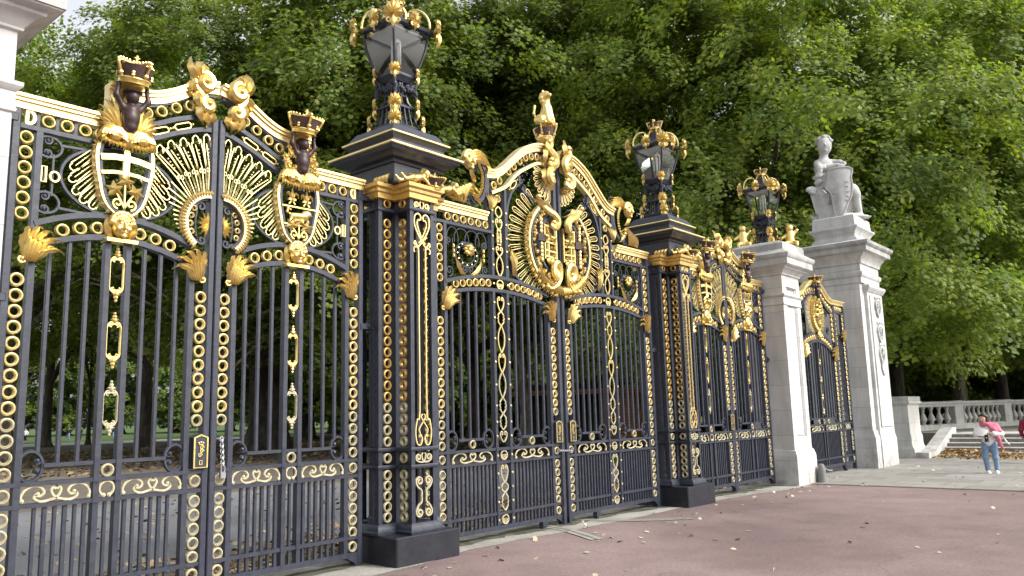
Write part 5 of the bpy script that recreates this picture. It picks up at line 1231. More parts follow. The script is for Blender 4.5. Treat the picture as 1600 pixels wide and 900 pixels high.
# ------------------------------------------------------------------ ground
def sheet(name, pts, z, m, kind='structure', sub=None):
    me = bpy.data.meshes.new(name); me.from_pydata([(x, y, z) for x, y in pts], [], [tuple(range(len(pts)))]); me.materials.append(M[m]); o = bpy.data.objects.new(name, me); COL.objects.link(o); o['kind'] = kind; return o
sheet('ground', [(-600, -600), (600, -600), (600, 600), (-600, 600)], -.012, 'grass')
gz = lambda x: .07*max(0, min(1, (16.4-x)/7.4))          # the carriageway falls gently towards the far end of the screen
def sloped(name, lo, hi, xs, dz, m):
    """ground sheet between y=lo(x) and y=hi(x) that follows the fall of the ground"""
    v = []
    for x in xs: v += [(x, lo(x), gz(x)+dz), (x, hi(x), gz(x)+dz)]
    me = bpy.data.meshes.new(name); me.from_pydata(v, [], [(2*k, 2*k+2, 2*k+3, 2*k+1) for k in range(len(xs)-1)]); me.materials.append(M[m]); o = bpy.data.objects.new(name, me); COL.objects.link(o); o['kind'] = 'structure'; return o
XS = [-400, 2, 9]+[9+.74*k for k in range(1, 11)]+[16.62]
sloped('road', lambda x: -260, lambda x: .45, XS, 0, 'red_road')
sloped('asphalt_path', lambda x: .45, lambda x: 9.2, [-60]+XS[1:]+[21], 0, 'asphalt')
sheet('gravel_path', [(-60, 9.2), (60, 9.2), (60, 24), (24, 26.5), (-60, 28)], -.004, 'gravel')
sheet('shaded_ground', [(-60, 28), (24, 26.5), (60, 24), (80, 40), (90, 52), (-60, 62)], -.008, 'park_soil')
sheet('far_path', [(-80, 66), (30, 63), (46, 58), (70, 50), (74, 55), (48, 66), (30, 74), (-80, 80)], -.004, 'palepath')
edge = [(2.0, -.62), (3.6, -.60), (5.8, -.55), (6.6, -.36), (7.1, -.37), (7.6, -.36), (8.3, -.46), (9.0, -.46), (9.6, -.47), (10.7, -.42), (11.9, -.36), (13.0, -.37), (14.1, -.41), (15.2, -.60), (16.2, -.72)]
ep = smoothp(edge, 3); ex, ey = [q[0] for q in ep], [q[1] for q in ep]
jag = random.Random(1); ey = [y+jag.uniform(-.02, .02) for y in ey]
sloped('gate_strip', lambda x: float(np.interp(x, ex, ey)), lambda x: .9, ex, .004, 'concrete')
mx_ = [2+.12*k for k in range(117)]; ml_ = {x: jag.uniform(.05, .16)+.05*sin(x*2.3) for x in mx_}
sloped('mossy_dirt', lambda x: -ml_[x], lambda x: .10+ml_[x], mx_, .008, 'moss')
sheet('kerb_strip', [(16.56, -260), (16.66, -260), (16.66, -.5), (16.56, -.5)], .008, 'gravel')
b = MB(); box(b, 16.662, 400, -260, .6, -.2, .012); o = b.build('pavement', M['paving'], smooth=0); o['kind'] = 'structure'
sheet('park_verge', [(24.0, .62), (400, .62), (400, 60), (24.0, 60)], .0, 'park_soil')
b = MB()
for pts in ([(8.68, .15), (8.60, -.2), (8.40, -.62), (8.08, -1.15)], [(9.42, .15), (9.60, -.38), (9.95, -.80), (10.38, -1.16)]):
    p = smoothp(pts, 5); v = []; N = normals2(p, False)
    for w0, w1 in ((-.085, -.022), (.022, .085)):
        k = len(b.v); vv = []
        for (x, y), (nx, ny) in zip(p, N): vv += [(x+nx*w0, y+ny*w0, gz(x)+.0085), (x+nx*w1, y+ny*w1, gz(x)+.0085)]
        b.add(vv, [(2*i, 2*i+2, 2*i+3, 2*i+1) for i in range(len(p)-1)])
o = b.build('gate_track', M['concrete'], smooth=0); o['kind'] = 'structure'
b = MB()
for pts in ([(8.68, .15), (8.60, -.2), (8.40, -.62), (8.08, -1.15)], [(9.42, .15), (9.60, -.38), (9.95, -.80), (10.38, -1.16)]):
    p = smoothp(pts, 5); N = normals2(p, False); vv = []
    for (x, y), (nx, ny) in zip(p, N): vv += [(x-nx*.018, y-ny*.018, gz(x)+.0075), (x+nx*.018, y+ny*.018, gz(x)+.0075)]
    b.add(vv, [(2*i, 2*i+2, 2*i+3, 2*i+1) for i in range(len(p)-1)])
o = b.build('gate_track_groove', M['grey_metal'], smooth=0); o['kind'] = 'structure'

# steps and balustrade at the right
steps = empty('stone_steps', (26.75, -8, 0), 'broad flight of grey stone steps behind the woman', 'steps')
for k in range(5):
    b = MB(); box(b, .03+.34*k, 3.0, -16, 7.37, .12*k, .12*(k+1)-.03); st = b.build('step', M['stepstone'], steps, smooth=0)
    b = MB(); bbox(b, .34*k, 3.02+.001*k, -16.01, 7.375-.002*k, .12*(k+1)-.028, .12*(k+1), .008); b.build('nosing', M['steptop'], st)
def balu(b, x, y, z0, h):
    lathe(b, [(.085, 0), (.085, .05*h), (.06, .07*h), (.065, .12*h), (.125, .28*h), (.12, .36*h), (.06, .6*h), (.042, .72*h), (.06, .78*h), (.06, .81*h), (.046, .84*h), (.075, .9*h), (.085, .93*h), (.085, h)], (x, y, z0), 10)
def pedestal(x, y, wx, wy, z0, z1, label):
    r = empty('pedestal', (x, y, 0), label, 'stone pedestal'); b = MB()
    moulded(b, -wx, wx, -wy, wy, [(0.0, z0), (0, z0+.24), (-.02, z0+.28), (-.05, z0+.32), (-.07, z0+.40), (-.07, z0+.62), (-.10, z0+.70), (-.10, z1-.26), (-.08, z1-.24), (-.03, z1-.20), (-.02, z1-.15), (-.06, z1-.14)]); b.build('die', M['stone'], r, smooth=.5)
    b = MB(); moulded(b, -wx, wx, -wy, wy, [(-.05, z1-.138), (-.05, z1-.01), (-.09, z1)]); b.build('cap', M['stone_cap'], r, smooth=.5); return r
pedestal(25.88, .30, .68, .57, 0, 1.76, 'broad stone pedestal where the balustrade begins, beside the tallest pier')
def balustrade(p0, p1, n, z0, label):
    (x0, y0), (x1, y1) = p0, p1; L = math.hypot(x1-x0, y1-y0); a = math.atan2(y1-y0, x1-x0)
    r = empty('balustrade', (x0, y0, 0), label, 'balustrade', rz=a)
    b = MB(); moulded(b, .02, L-.02, -.12, .12, [(.05, z0-.15), (.05, z0+.15), (.02, z0+.18), (.0, z0+.19)]); b.build('base', M['stone'], r, smooth=.5)
    b = MB(); moulded(b, .0, L, -.12, .12, [(0, z0+.80), (.03, z0+.83), (.04, z0+.90), (.08, z0+.92), (.08, z0+.97), (.03, z0+1.0)]); b.build('handrail', M['stone'], r, smooth=.5)
    b = MB(); bbox(b, L-.55, L+.0, -.16, .16, z0, z0+1.015); b.build('post', M['stone'], r)
    bm_ = MB(); balu(bm_, 0, 0, 0, .61); me = bm_.mesh('baluster', M['stone'])
    for k in range(n): inst(me, 'baluster', r, (.3+(L-1.15)*k/(n-1), 0, z0+.19))
    return r
bp = [(28.6, 1.75), (33.6, .25), (37.0, -.75), (39.6, -2.4), (41.6, -4.8)]
for i, (w, n) in enumerate((('run of stone balustrade nearest the tallest pier, above the steps', 9), ('second run of stone balustrade, behind the woman', 8), ('third run of stone balustrade, at the right edge of the picture', 8), ('stone balustrade beyond the right edge of the picture', 8))): balustrade(bp[i], bp[i+1], n, .60, w)
b = MB(); plate(b, [(25.25, 0), (28.75, 0), (28.75, .78), (28.3, .78), (25.95, .17), (25.25, .17)], -.62, -.275)
tag(b.build('step_cheek_wall', M['stone'], smooth=0), 'low sloping stone cheek wall at the left end of the steps', 'low wall')
b = MB(); box(b, 28.9, 90, -24, 3.0, -.1, .598); o = b.build('upper_terrace', M['paving'], smooth=0); o['kind'] = 'structure'
# ------------------------------------------------------------------ trees
LT = np.array([(0, -.5, 0), (.16, -.30, .02), (.46, -.28, -.05), (.30, -.02, .03), (.50, .22, -.06), (.18, .20, .04), (0, .56, -.08), (-.18, .20, .04), (-.50, .22, -.06), (-.30, -.02, .03), (-.46, -.28, -.05), (-.16, -.30, .02)])
def leaves_mesh(name, C, Nn, size, m, rng, T=LT):
    k = len(C); Nn = Nn/np.linalg.norm(Nn, axis=1, keepdims=True)
    u = np.cross(Nn, rng.normal(size=(k, 3))); u /= np.linalg.norm(u, axis=1, keepdims=True); w = np.cross(Nn, u)
    sz = (size*(.65+.7*rng.random(k)))[:, None, None]
    V = C[:, None]+sz*(T[None, :, 0:1]*u[:, None]+T[None, :, 1:2]*w[:, None]+T[None, :, 2:3]*Nn[:, None])
    n = len(T); me = bpy.data.meshes.new(name); me.vertices.add(k*n); me.vertices.foreach_set('co', V.reshape(-1).astype(np.float32))
    me.loops.add(k*n); me.loops.foreach_set('vertex_index', np.arange(k*n, dtype=np.int32)); me.polygons.add(k)
    me.polygons.foreach_set('loop_start', np.arange(0, k*n, n, dtype=np.int32)); me.polygons.foreach_set('loop_total', np.full(k, n, dtype=np.int32))
    me.materials.append(m); me.update(calc_edges=True); me.validate(); return me
def crown_mesh(name, seed, R, zc, Rz, nl, per, size, m, zmin, ns=9, k=1.0, lowf=.30):
    """boughs -> drooping sprays -> leaves, over an uneven crown"""
    rng = np.random.default_rng(seed); unit = lambda q: q/(np.linalg.norm(q, axis=-1, keepdims=True)+1e-9)
    d = unit(rng.normal(size=(nl, 3))); d[:, 2] = np.where(d[:, 2] < -.6, -d[:, 2], d[:, 2])
    ph = rng.random((5, 3))*6.28; fr = rng.normal(size=(5, 3))*2.2
    lob = 1+.10*sum(np.sin(d@fr[i]+ph[i, 0]) for i in range(5))
    rr = np.where(rng.random(nl) < .78, .78+.22*rng.random(nl), .35+.4*rng.random(nl))*lob
    c = d*rr[:, None]*np.array([R, R, Rz])+np.array([0, 0, zc]); c[:, 2] = np.maximum(c[:, 2], zmin+1.1+1.2*rng.random(nl))
    low = rng.random(nl) < lowf; a_ = rng.random(nl)*6.283; q_ = R*(.55+.5*rng.random(nl)); c[low] = np.stack([np.cos(a_)*q_, np.sin(a_)*q_, zmin+1.0+3.2*rng.random(nl)], 1)[low]; d[low] = unit(np.stack([np.cos(a_), np.sin(a_), 0*a_], 1))[low]
    br = (1.1+.9*rng.random(nl))*k
    od = unit(d*np.array([1, 1, .35])); sd = unit(rng.normal(size=(nl, ns, 3))+od[:, None]*.9+np.array([0, 0, .35]))
    p = c[:, None]+sd*br[:, None, None]*np.array([1, 1, .75])*(.45+.55*rng.random((nl, ns, 1)))
    so = unit(sd*np.array([1, 1, .3])+od[:, None]*.4)[:, :, None]; sl = (.75+.75*rng.random((nl, ns, 1, 1)))*k
    t = rng.random((nl, ns, per, 1))**.8; L = rng.normal(size=(nl, ns, per, 3)); L /= np.maximum(1, np.linalg.norm(L, axis=3, keepdims=True)/1.6)
    P = p[:, :, None]+so*t*sl*.85+L*np.array([.30, .30, .16])*k*(1.15-.45*t); P[..., 2:] -= sl*(.95*t**1.7)
    N = rng.normal(size=P.shape)*.42+np.array([0, 0, .85])+so*(.35+.8*t)
    P = P.reshape(-1, 3); N = N.reshape(-1, 3); keep = P[:, 2] > zmin-.6
    return leaves_mesh(name, P[keep], N[keep], size, m, rng)
def trunk_mesh(name, seed, r, zt, R, zc, Rz, m):
    rng = random.Random(seed); b = MB(); lean = (rng.uniform(-.5, .5), rng.uniform(-.5, .5))
    P = [Vector((lean[0]*(z/zt)**1.5+.05*sin(z*1.3), lean[1]*(z/zt)**1.5, z)) for z in [zt*i/10 for i in range(11)]]
    tube(b, [P[0]-Vector((0, 0, .3)), P[0]+Vector((0, 0, .12))]+P[1:], [r*1.75, r*1.5]+[r*(1.12-.55*i/10) for i in range(1, 11)], 12)
    for k in range(7): a = k*.9; tube(b, [(cos(a)*r*1.9, sin(a)*r*1.9, -.1), (cos(a)*r*1.0, sin(a)*r*1.0, .25), (cos(a)*r*.75, sin(a)*r*.75, 1.0)], [r*.28, r*.35, r*.2], 6)
    for k in range(13):
        i = 3+k % 8; p = P[min(i, 10)]; a = k*2.4+rng.random(); L = R*(.55+.35*rng.random()); e = rng.uniform(.15, .9)
        q = [p, p+Vector((cos(a)*L*.35, sin(a)*L*.35, L*e*.45)), p+Vector((cos(a)*L*.7, sin(a)*L*.7, L*e*.75)), p+Vector((cos(a)*L, sin(a)*L, L*e*.8))]
        C = bez(q, 8); tube(b, C, [r*.42*(1-.11*j) for j in range(8)], 6)
        for j in (3, 4, 5, 6):
            a2 = a+rng.uniform(-1.2, 1.2); l2 = L*.4; tube(b, bez([C[j], C[j]+Vector((cos(a2)*l2*.5, sin(a2)*l2*.5, l2*.25)), C[j]+Vector((cos(a2)*l2, sin(a2)*l2, -l2*.1))], 5), [r*.14*(1-.18*q_) for q_ in range(5)], 5)
    return b.mesh(name, m, .8)
CR = [crown_mesh('crown', 11, 6.4, 10.6, 6.9, 125, 100, .145, M['leaf'], 2.7), crown_mesh('crown', 12, 7.0, 11.2, 7.4, 135, 100, .145, M['leaf'], 2.9), crown_mesh('crown', 13, 6.0, 10.0, 6.6, 115, 100, .145, M['leaf'], 2.5)]
CL = [crown_mesh('crown', 14, 6.6, 10.8, 7.0, 120, 100, .145, M['leaf'], 4.2, lowf=.10), crown_mesh('crown', 15, 6.2, 10.4, 6.8, 110, 100, .145, M['leaf'], 4.0, lowf=.10)]
CD = [crown_mesh('crown', 21, 6.6, 8.6, 7.0, 85, 34, .32, M['leaf_dark'], 1.0), crown_mesh('crown', 22, 7.2, 9.2, 7.6, 90, 34, .32, M['leaf_dark'], 1.2)]
TR = [trunk_mesh('trunk', 1, .42, 9.5, 6.4, 10.6, 6.9, M['bark']), trunk_mesh('trunk', 2, .50, 10, 7, 11.2, 7.4, M['bark_dark']), trunk_mesh('trunk', 3, .20, 9, 6, 10, 6.6, M['bark'])]
def tree(x, y, ci, ti, s, rz, label, group, dark=False, sz=1.0, tw=1.0, high=False):
    r = empty('plane_tree', (x, y, 0), label, 'tree', group, rz); r['_s'] = 1
    o = inst(TR[ti], 'trunk', r, (0, 0, 0)); o.scale = (tw*s, tw*s, s*sz)
    o = inst((CD[ci] if dark else CL[ci % 2] if high else CR[ci]), 'crown', r, (0, 0, 0)); o.scale = (s, s, s*sz); del r['_s']
    return r
G1 = 'plane trees close behind the gates'
for i, (x, y, ci, ti, s, rz, lb, tw) in enumerate((
    (40.1, 1.5, 0, 0, 1.15, .3, 'plane tree with a pale mottled trunk seen above the balustrade, right of the statue', .62),
    (49.4, 1.4, 1, 1, 1.15, 1.4, 'plane tree with a dark trunk behind the balustrade, above the woman', .5),
    (35.2, 2.7, 2, 1, 1.05, 2.2, 'plane tree with a dark trunk just right of the tallest stone pier', .5),
    (46.0, -4.6, 1, 0, 1.2, 4.0, 'plane tree beyond the steps, its branches over the right edge of the picture', 1.0),
    (62.0, .4, 0, 1, 1.25, 5.0, 'plane tree farther back along the right edge of the picture', 1.0),
    (29.6, 4.7, 1, 1, 1.0, .9, 'plane tree whose trunk is hidden by the lamp-topped stone pier', .7),
    (31.2, 10.5, 0, 0, 1.15, 3.3, 'plane tree rising behind the second iron pillar and its lantern', .7),
    (28.5, 16.8, 2, 2, 1.2, 5.6, 'plane tree with a slender pale trunk behind the middle gate', 1.0),
    (31.4, 22.6, 1, 1, 1.2, 2.7, 'plane tree with a thick dark trunk behind the left part of the middle gate', .6),
    (22.1, 18.2, 0, 1, 1.15, 4.4, 'plane tree behind the near iron pillar, branches round the largest lantern', .6),
    (24.9, 31.7, 1, 1, 1.4, 1.1, 'largest dark trunked plane tree, seen through the near wide gate', 1.3),
    (25.8, 47.6, 0, 1, 1.4, .2, 'plane tree with a flared dark foot, seen through the leftmost gate leaf', .5),
    (17.2, 23.9, 2, 2, 1.02, 3.8, 'plane tree rising behind the meeting line of the near wide gate', .9),
    (24.3, 60.4, 1, 1, 1.5, 5.2, 'dark plane tree far back, behind the left bars of the leftmost gate leaf', .4),
    (28.1, 62.1, 2, 1, 1.5, 2.0, 'thin dark plane tree far back in the park, left of the gold links', .18),
    (12.9, 33.6, 0, 0, 1.08, 1.7, 'plane tree rising beside the left stone pier', .8),
    (9.1, 35.1, 1, 0, 1.0, .6, 'plane tree outside the left edge, its branches behind the left stone pier', .8))):
    tree(x, y, ci, ti, s, rz, lb, G1, tw=tw, high=y > 8)
G2 = 'dark trees deeper in the park'
BK = [(38.9, 47.8), (40.5, 41.3), (48.0, 41.7), (49.4, 35.4), (50.5, 29.5), (59.0, 28.7), (59.9, 23.1), (60.5, 17.8), (70.0, 15.8), (70.4, 10.7), (70.5, 6.0), (80.9, 2.9), (80.9, -1.7), (52.7, 62.5), (57.9, 56.4), (63.1, 50.2), (68.3, 44.1), (73.5, 37.9), (78.8, 31.7), (84.0, 25.6), (89.2, 19.4), (94.4, 13.3), (99.6, 7.1), (104.9, 0.9)]
for i, (x, y) in enumerate(BK): tree(x, y, i % 2, 1, 1.0+.06*(i % 4), i*1.9, 'dark tree standing in the shade deeper in the park, behind the plane trees', G2, True)
FR = [(36.8, 155.5), (42.6, 148.7), (48.4, 141.8), (54.2, 135.0), (59.9, 128.2), (65.7, 121.4), (71.5, 114.5), (77.3, 107.7), (83.1, 100.9), (88.9, 94.0), (94.7, 87.2)]
for i, (x, y) in enumerate(FR): tree(x, y, (i+1) % 2, 1, 1.15+.08*(i % 3), i*2.3, 'far tree in full leaf on the other side of the park lawn', 'far trees across the lawn', True, .9)
BU = [(49.7, 5.7), (58.3, 4.8), (58.6, 1.4), (48.9, 9.7), (47.1, 15.0), (46.7, 21.6), (47.2, 27.2), (68.6, 5.0), (68.1, 8.8), (62.7, 12.1), (45.2, 32.7), (44.1, 37.0)]
bm_ = crown_mesh('foliage', 31, 2.8, 1.5, 1.7, 26, 40, .24, M['leaf_dark'], .0, 7, .7)
st_ = MB(); 
for k in range(9): a = k*.7; tube(st_, bez([(0, 0, -.1), (cos(a)*.5, sin(a)*.5, .8), (cos(a)*1.3, sin(a)*1.3, 1.9)], 5), [.07, .06, .05, .04, .02], 5)
stm = st_.mesh('stems', M['bark_dark'])
for i, (x, y) in enumerate(BU):
    r = empty('bush', (x, y, 0), 'dark bush in the shade among the tree trunks', 'bush', 'bushes under the trees', i*1.3); inst(stm, 'stems', r, (0, 0, 0)); o = inst(bm_, 'foliage', r, (0, 0, 0)); o.scale = (1.1, 1.1, 1+.2*(i % 3))

# fallen leaves
def scatter(name, pts, size, m, label, z=.008, tilt=.35):
    rng = np.random.default_rng(len(pts)); C = np.array([(x, y, (q if q else z)+.012*rng.random()) for x, y, q in pts]); N = rng.normal(size=C.shape)*tilt+np.array([0, 0, 1])
    o = bpy.data.objects.new(name, leaves_mesh(name, C, N, size, M[m], rng)); COL.objects.link(o); tag(o, label, 'leaves', kind='stuff'); return o
rng = random.Random(12)
road = []
while len(road) < 120:
    x, y = rng.uniform(5, 17), rng.uniform(-6, -.1)
    if rng.random() < .25+.75*(y > -1.6): road.append((x, y, gz(x)+.006))
scatter('fallen_leaves', road+[(rng.uniform(17, 25), rng.uniform(-5, -.3), .022) for _ in range(30)], .065, 'litter_pale', 'scattered pale fallen leaves on the red road and the pavement')
lit = []
for _ in range(6500):
    x = rng.uniform(2.2, 16); y = .55+abs(rng.gauss(0, .55+.10*(x-3)))
    if y < 3.2: lit.append((x, y, gz(x)+.006))
for _ in range(900): x = rng.uniform(2, 18); lit.append((x, rng.uniform(.5, 9), gz(x)+.006))
scatter('leaf_litter', lit, .085, 'litter', 'brown leaf litter on the path just behind the gates')
lit = [(rng.uniform(8, 45), rng.uniform(20, 48), .0) for _ in range(9000)]
scatter('leaf_litter', lit, .16, 'litter', 'yellow leaf litter spread on the shaded grass under the trees')
pile = []
for _ in range(1500):
    y = -.62-abs(rng.gauss(0, 1.5)); x = 26.72-abs(rng.gauss(0, .34)); h = max(0, 1-abs(x-26.6)/.5)*.13*max(.12, 1-abs(y+1.3)/2.2)
    pile.append((x, y, .02+h*rng.random()))
for _ in range(500): pile.append((26.75+rng.random()*.3, -.65-abs(rng.gauss(0, .8)), .127+.02*rng.random()))
for _ in range(500): pile.append((rng.gauss(26.1, .5), -.65-abs(rng.gauss(0, 3.0)), .022))
scatter('leaf_pile', pile, .10, 'litter', 'drift of dry yellow leaves along the bottom step', tilt=.8)

# ------------------------------------------------------------------ kiosk in the park
k = empty('park_kiosk', (33.9, 16.9, 0), 'low dark kiosk with an orange boarded end wall, seen through the middle gate', 'kiosk', rz=rad(-68))
b = MB(); box(b, .75, 2.4, -1.0, 1.2, 0, 2.5); b.build('board_wall', M['boards'], k, smooth=0)
b = MB(); box(b, -3.6, .75, .9, 1.2, 0, 2.5); b.build('back_wall', M['cafe_dark'], k, smooth=0)
b = MB(); plate(b, [(-3.9, 2.5), (2.8, 2.5), (2.8, 2.62), (2.2, 2.95), (-3.4, 2.95), (-3.9, 2.62)], -1.5, 1.6); rf = b.build('roof', M['roof_dark'], k, smooth=0)
b = MB(); box(b, -3.92, 2.82, -1.54, -1.503, 2.42, 2.66); b.build('fascia', M['boards'], rf, smooth=0)
b = MB(); box(b, -3.2, .6, -1.0, -.6, 0, 1.0); box(b, -3.3, .7, -1.1, -.5, 1.0, 1.05); b.build('counter', M['cafe_dark'], k, smooth=0)
for x in (-3.5, -1.3): b = MB(); bbox(b, x-.06, x+.06, -1.3, -1.18, 0, 2.5); b.build('post', M['cafe_dark'], k)

# ------------------------------------------------------------------ people
w = empty('person', (20.45, -3.02, 0), 'woman in blue jeans, white top and pink scarf, holding a paper and camera', 'person', rz=rad(-80))
s = SDF(.03)     # body under the clothes: one continuous figure
s.cap((0, 0, .66), (-.005, 0, .80), .080, .08).cap((-.005, 0, .80), (0, .0, .98), .09, .10).cap((-.13, .0, 1.02), (.13, 0, 1.02), .05, .05).cap((-.02, .0, 1.05), (-.045, -.01, 1.12), .04, .037)
s.ell((-.075, -.035, 1.182), (.070, .080, .092)).ell((-.098, -.112, 1.168), (.013, .018, .014), .012).ell((-.075, -.065, 1.13), (.036, .03, .03), .02)
s.ell((-.118, -.095, 1.195), (.013, .008, .008), .004).ell((-.068, -.107, 1.197), (.013, .008, .008), .004).ell((-.093, -.105, 1.135), (.02, .012, .007), .004).ell((.0, .0, 1.175), (.012, .02, .025), .008)
for sx, hip, kn, an in ((-1, (-.075, 0, .63), (-.085, -.03, .34), (-.06, -.01, .06)), (1, (.075, 0, .63), (.085, -.02, .34), (.095, .03, .06))):
    s.cap(hip, kn, .062, .042).cap(kn, an, .040, .030).cap(an, (an[0], an[1]-.10, .03), .03, .025)
s.cap((-.15, 0, 1.01), (-.225, -.03, .84), .045, .036).cap((-.225, -.03, .84), (-.10, -.15, .86), .034, .026)
s.cap((.15, 0, 1.01), (.24, -.02, .85), .045, .036).cap((.24, -.02, .85), (.06, -.16, .86), .034, .026)
for hx, d in ((-.085, 1), (.045, -1)):
    s.ell((hx, -.165, .862), (.028, .02, .034), .012)
    for q in range(4): s.cap((hx+d*.01, -.17, .885-.014*q), (hx+d*.045, -.195, .885-.014*q), .008, .007, .006)
    s.cap((hx, -.175, .885), (hx+d*.025, -.19, .91), .009, .007, .006)
body = s.build('body', M['skin'], w, .0085)
s = SDF(.018)
s.cap((-.055, 0, .66), (.055, 0, .66), .092, .092).cap((-.072, 0, .61), (-.092, -.03, .34), .084, .060).cap((-.092, -.03, .34), (-.068, -.01, .085), .057, .043).cap((.075, 0, .61), (.095, -.02, .34), .084, .060).cap((.095, -.02, .34), (.105, .03, .085), .057, .043)
for z, q in ((.36, .064), (.33, .062), (.16, .052), (.12, .05), (.095, .052)): s.ell((-.075 if z < .3 else -.092, -.012 if z < .3 else -.03, z), (q, q, .014), .015); s.ell((.102 if z < .3 else .095, .022 if z < .3 else -.02, z), (q, q, .014), .015)
s.build('jeans', M['denim'], body, .010)
s = SDF(.035)
s.cap((0, 0, .70), (0, 0, .86), .125, .115).cap((0, 0, .86), (0, 0, .99), .115, .11).cap((-.13, .005, 1.01), (.13, .005, 1.01), .068, .068)
s.cap((-.155, 0, 1.0), (-.228, -.03, .845), .064, .058).cap((-.228, -.03, .845), (-.13, -.125, .86), .056, .05).cap((.155, 0, 1.0), (.243, -.02, .855), .066, .06).cap((.25, -.03, .855), (.115, -.14, .86), .062, .055)
for k_ in range(7): a = k_*.9; s.cap((cos(a)*.12, sin(a)*.10, .68), (cos(a)*.10, sin(a)*.09, .86), .022, .012, .02)
s.build('top', M['white_cloth'], body, .010)
s = SDF(.025)
for k_ in range(14): a = 2*pi*k_/14; s.cap((-.03+cos(a)*.085, -.005+sin(a)*.085, 1.062+.012*sin(a*3)), (-.03+cos(a+.5)*.085, -.005+sin(a+.5)*.085, 1.062+.012*sin(a*3+1)), .032, .032)
s.ell((-.045, -.085, 1.035), (.08, .035, .035))
for k_ in range(5): s.cap((.03+.028*k_, -.10+.012*k_, 1.05), (.10+.035*k_, -.12+.01*k_, .90), .026, .03, .018)
s.cap((.06, .0, 1.06), (.165, .0, 1.03), .055, .058).cap((.165, .0, 1.03), (.245, -.02, .88), .058, .058).cap((.12, -.10, .95), (.20, -.10, .74), .055, .045).cap((.185, -.11, .76), (.275, -.07, .50), .04, .015).cap((.15, -.12, .80), (.22, -.10, .58), .03, .018).cap((.10, .06, 1.03), (.24, .05, .80), .05, .04)
sf = s.build('scarf', M['pink_cloth'], body, .010)
b = MB()
for k_ in range(9): tube(b, [(.285+.004*k_, -.075+.008*k_, .80-.012*k_), (.31+.008*k_, -.08+.012*k_, .745-.012*k_), (.315+.01*k_, -.08+.014*k_, .70-.012*k_)], [.01, .008, .004], 5)
b.build('fringe', M['white_cloth'], sf)
s = SDF(.025); s.ell((-.045, .02, 1.215), (.092, .080, .085)).cap((.005, .05, 1.19), (.02, .06, 1.08), .055, .04).cap((-.125, -.055, 1.245), (-.05, -.085, 1.262), .026, .028).cap((-.05, -.085, 1.262), (.0, -.05, 1.23), .028, .03).cap((.005, -.035, 1.22), (.01, -.03, 1.10), .028, .024); s.build('hair', M['hair'], body, .009)
s = SDF(.02)
for x, y in ((-.06, -.01), (.097, .03)): s.cap((x, y+.02, .04), (x, y-.11, .03), .042, .038).ell((x, y-.04, .018), (.05, .12, .018))
s.build('shoes', M['shoe'], body, .009)
b = MB(); v = []
for i in range(7):
    for j in range(5): u, t = i/6, j/4; v.append((-.25+.27*u, -.20-.03*sin(u*3.1)-.02*t, 1.015-.16*t-.06*u+.03*sin(u*5+t*3)*.4))
b.add(v, [(i*5+j, i*5+j+1, (i+1)*5+j+1, (i+1)*5+j) for i in range(6) for j in range(4)]); n0 = len(v); b.add([(x, y+.006, z) for x, y, z in v], [(i*5+j, (i+1)*5+j, (i+1)*5+j+1, i*5+j+1) for i in range(6) for j in range(4)])
def world_of(o, loc=(0, 0, 0)):
    q = b.build(o, M['paper']); return q
pp = b.build('paper_sheet', M['paper']); pp.location = w.location; pp.rotation_euler = w.rotation_euler; tag(pp, 'open white paper sheet held by the woman in the pink scarf', 'paper')
cam_ = empty('camera', (20.45, -3.02, 0), 'black camera held in front of the woman, hanging from her neck', 'camera', rz=rad(-80))
b = MB(); bbox(b, -.085, .02, -.225, -.165, .80, .88, .01); bbox(b, -.055, -.01, -.22, -.17, .88, .905, .006); b.build('camera_body', M['black_plastic'], cam_)
b = MB(); lathe(b, [(.042, 0), (.042, .04), (.038, .05), (.038, .13), (.046, .135), (.046, .155)], (0, 0, 0), 14); b.v = [(x-.03, y-.215, .845-z) for x, y, z in b.v]; b.f = [f[::-1] for f in b.f]; ln = b.build('lens', M['black_plastic'], cam_)
b = MB(); ball(b, (-.03, -.262, .775), (.014, .004, .008), 8, 5); b.build('lens_badge', M['paper'], ln)

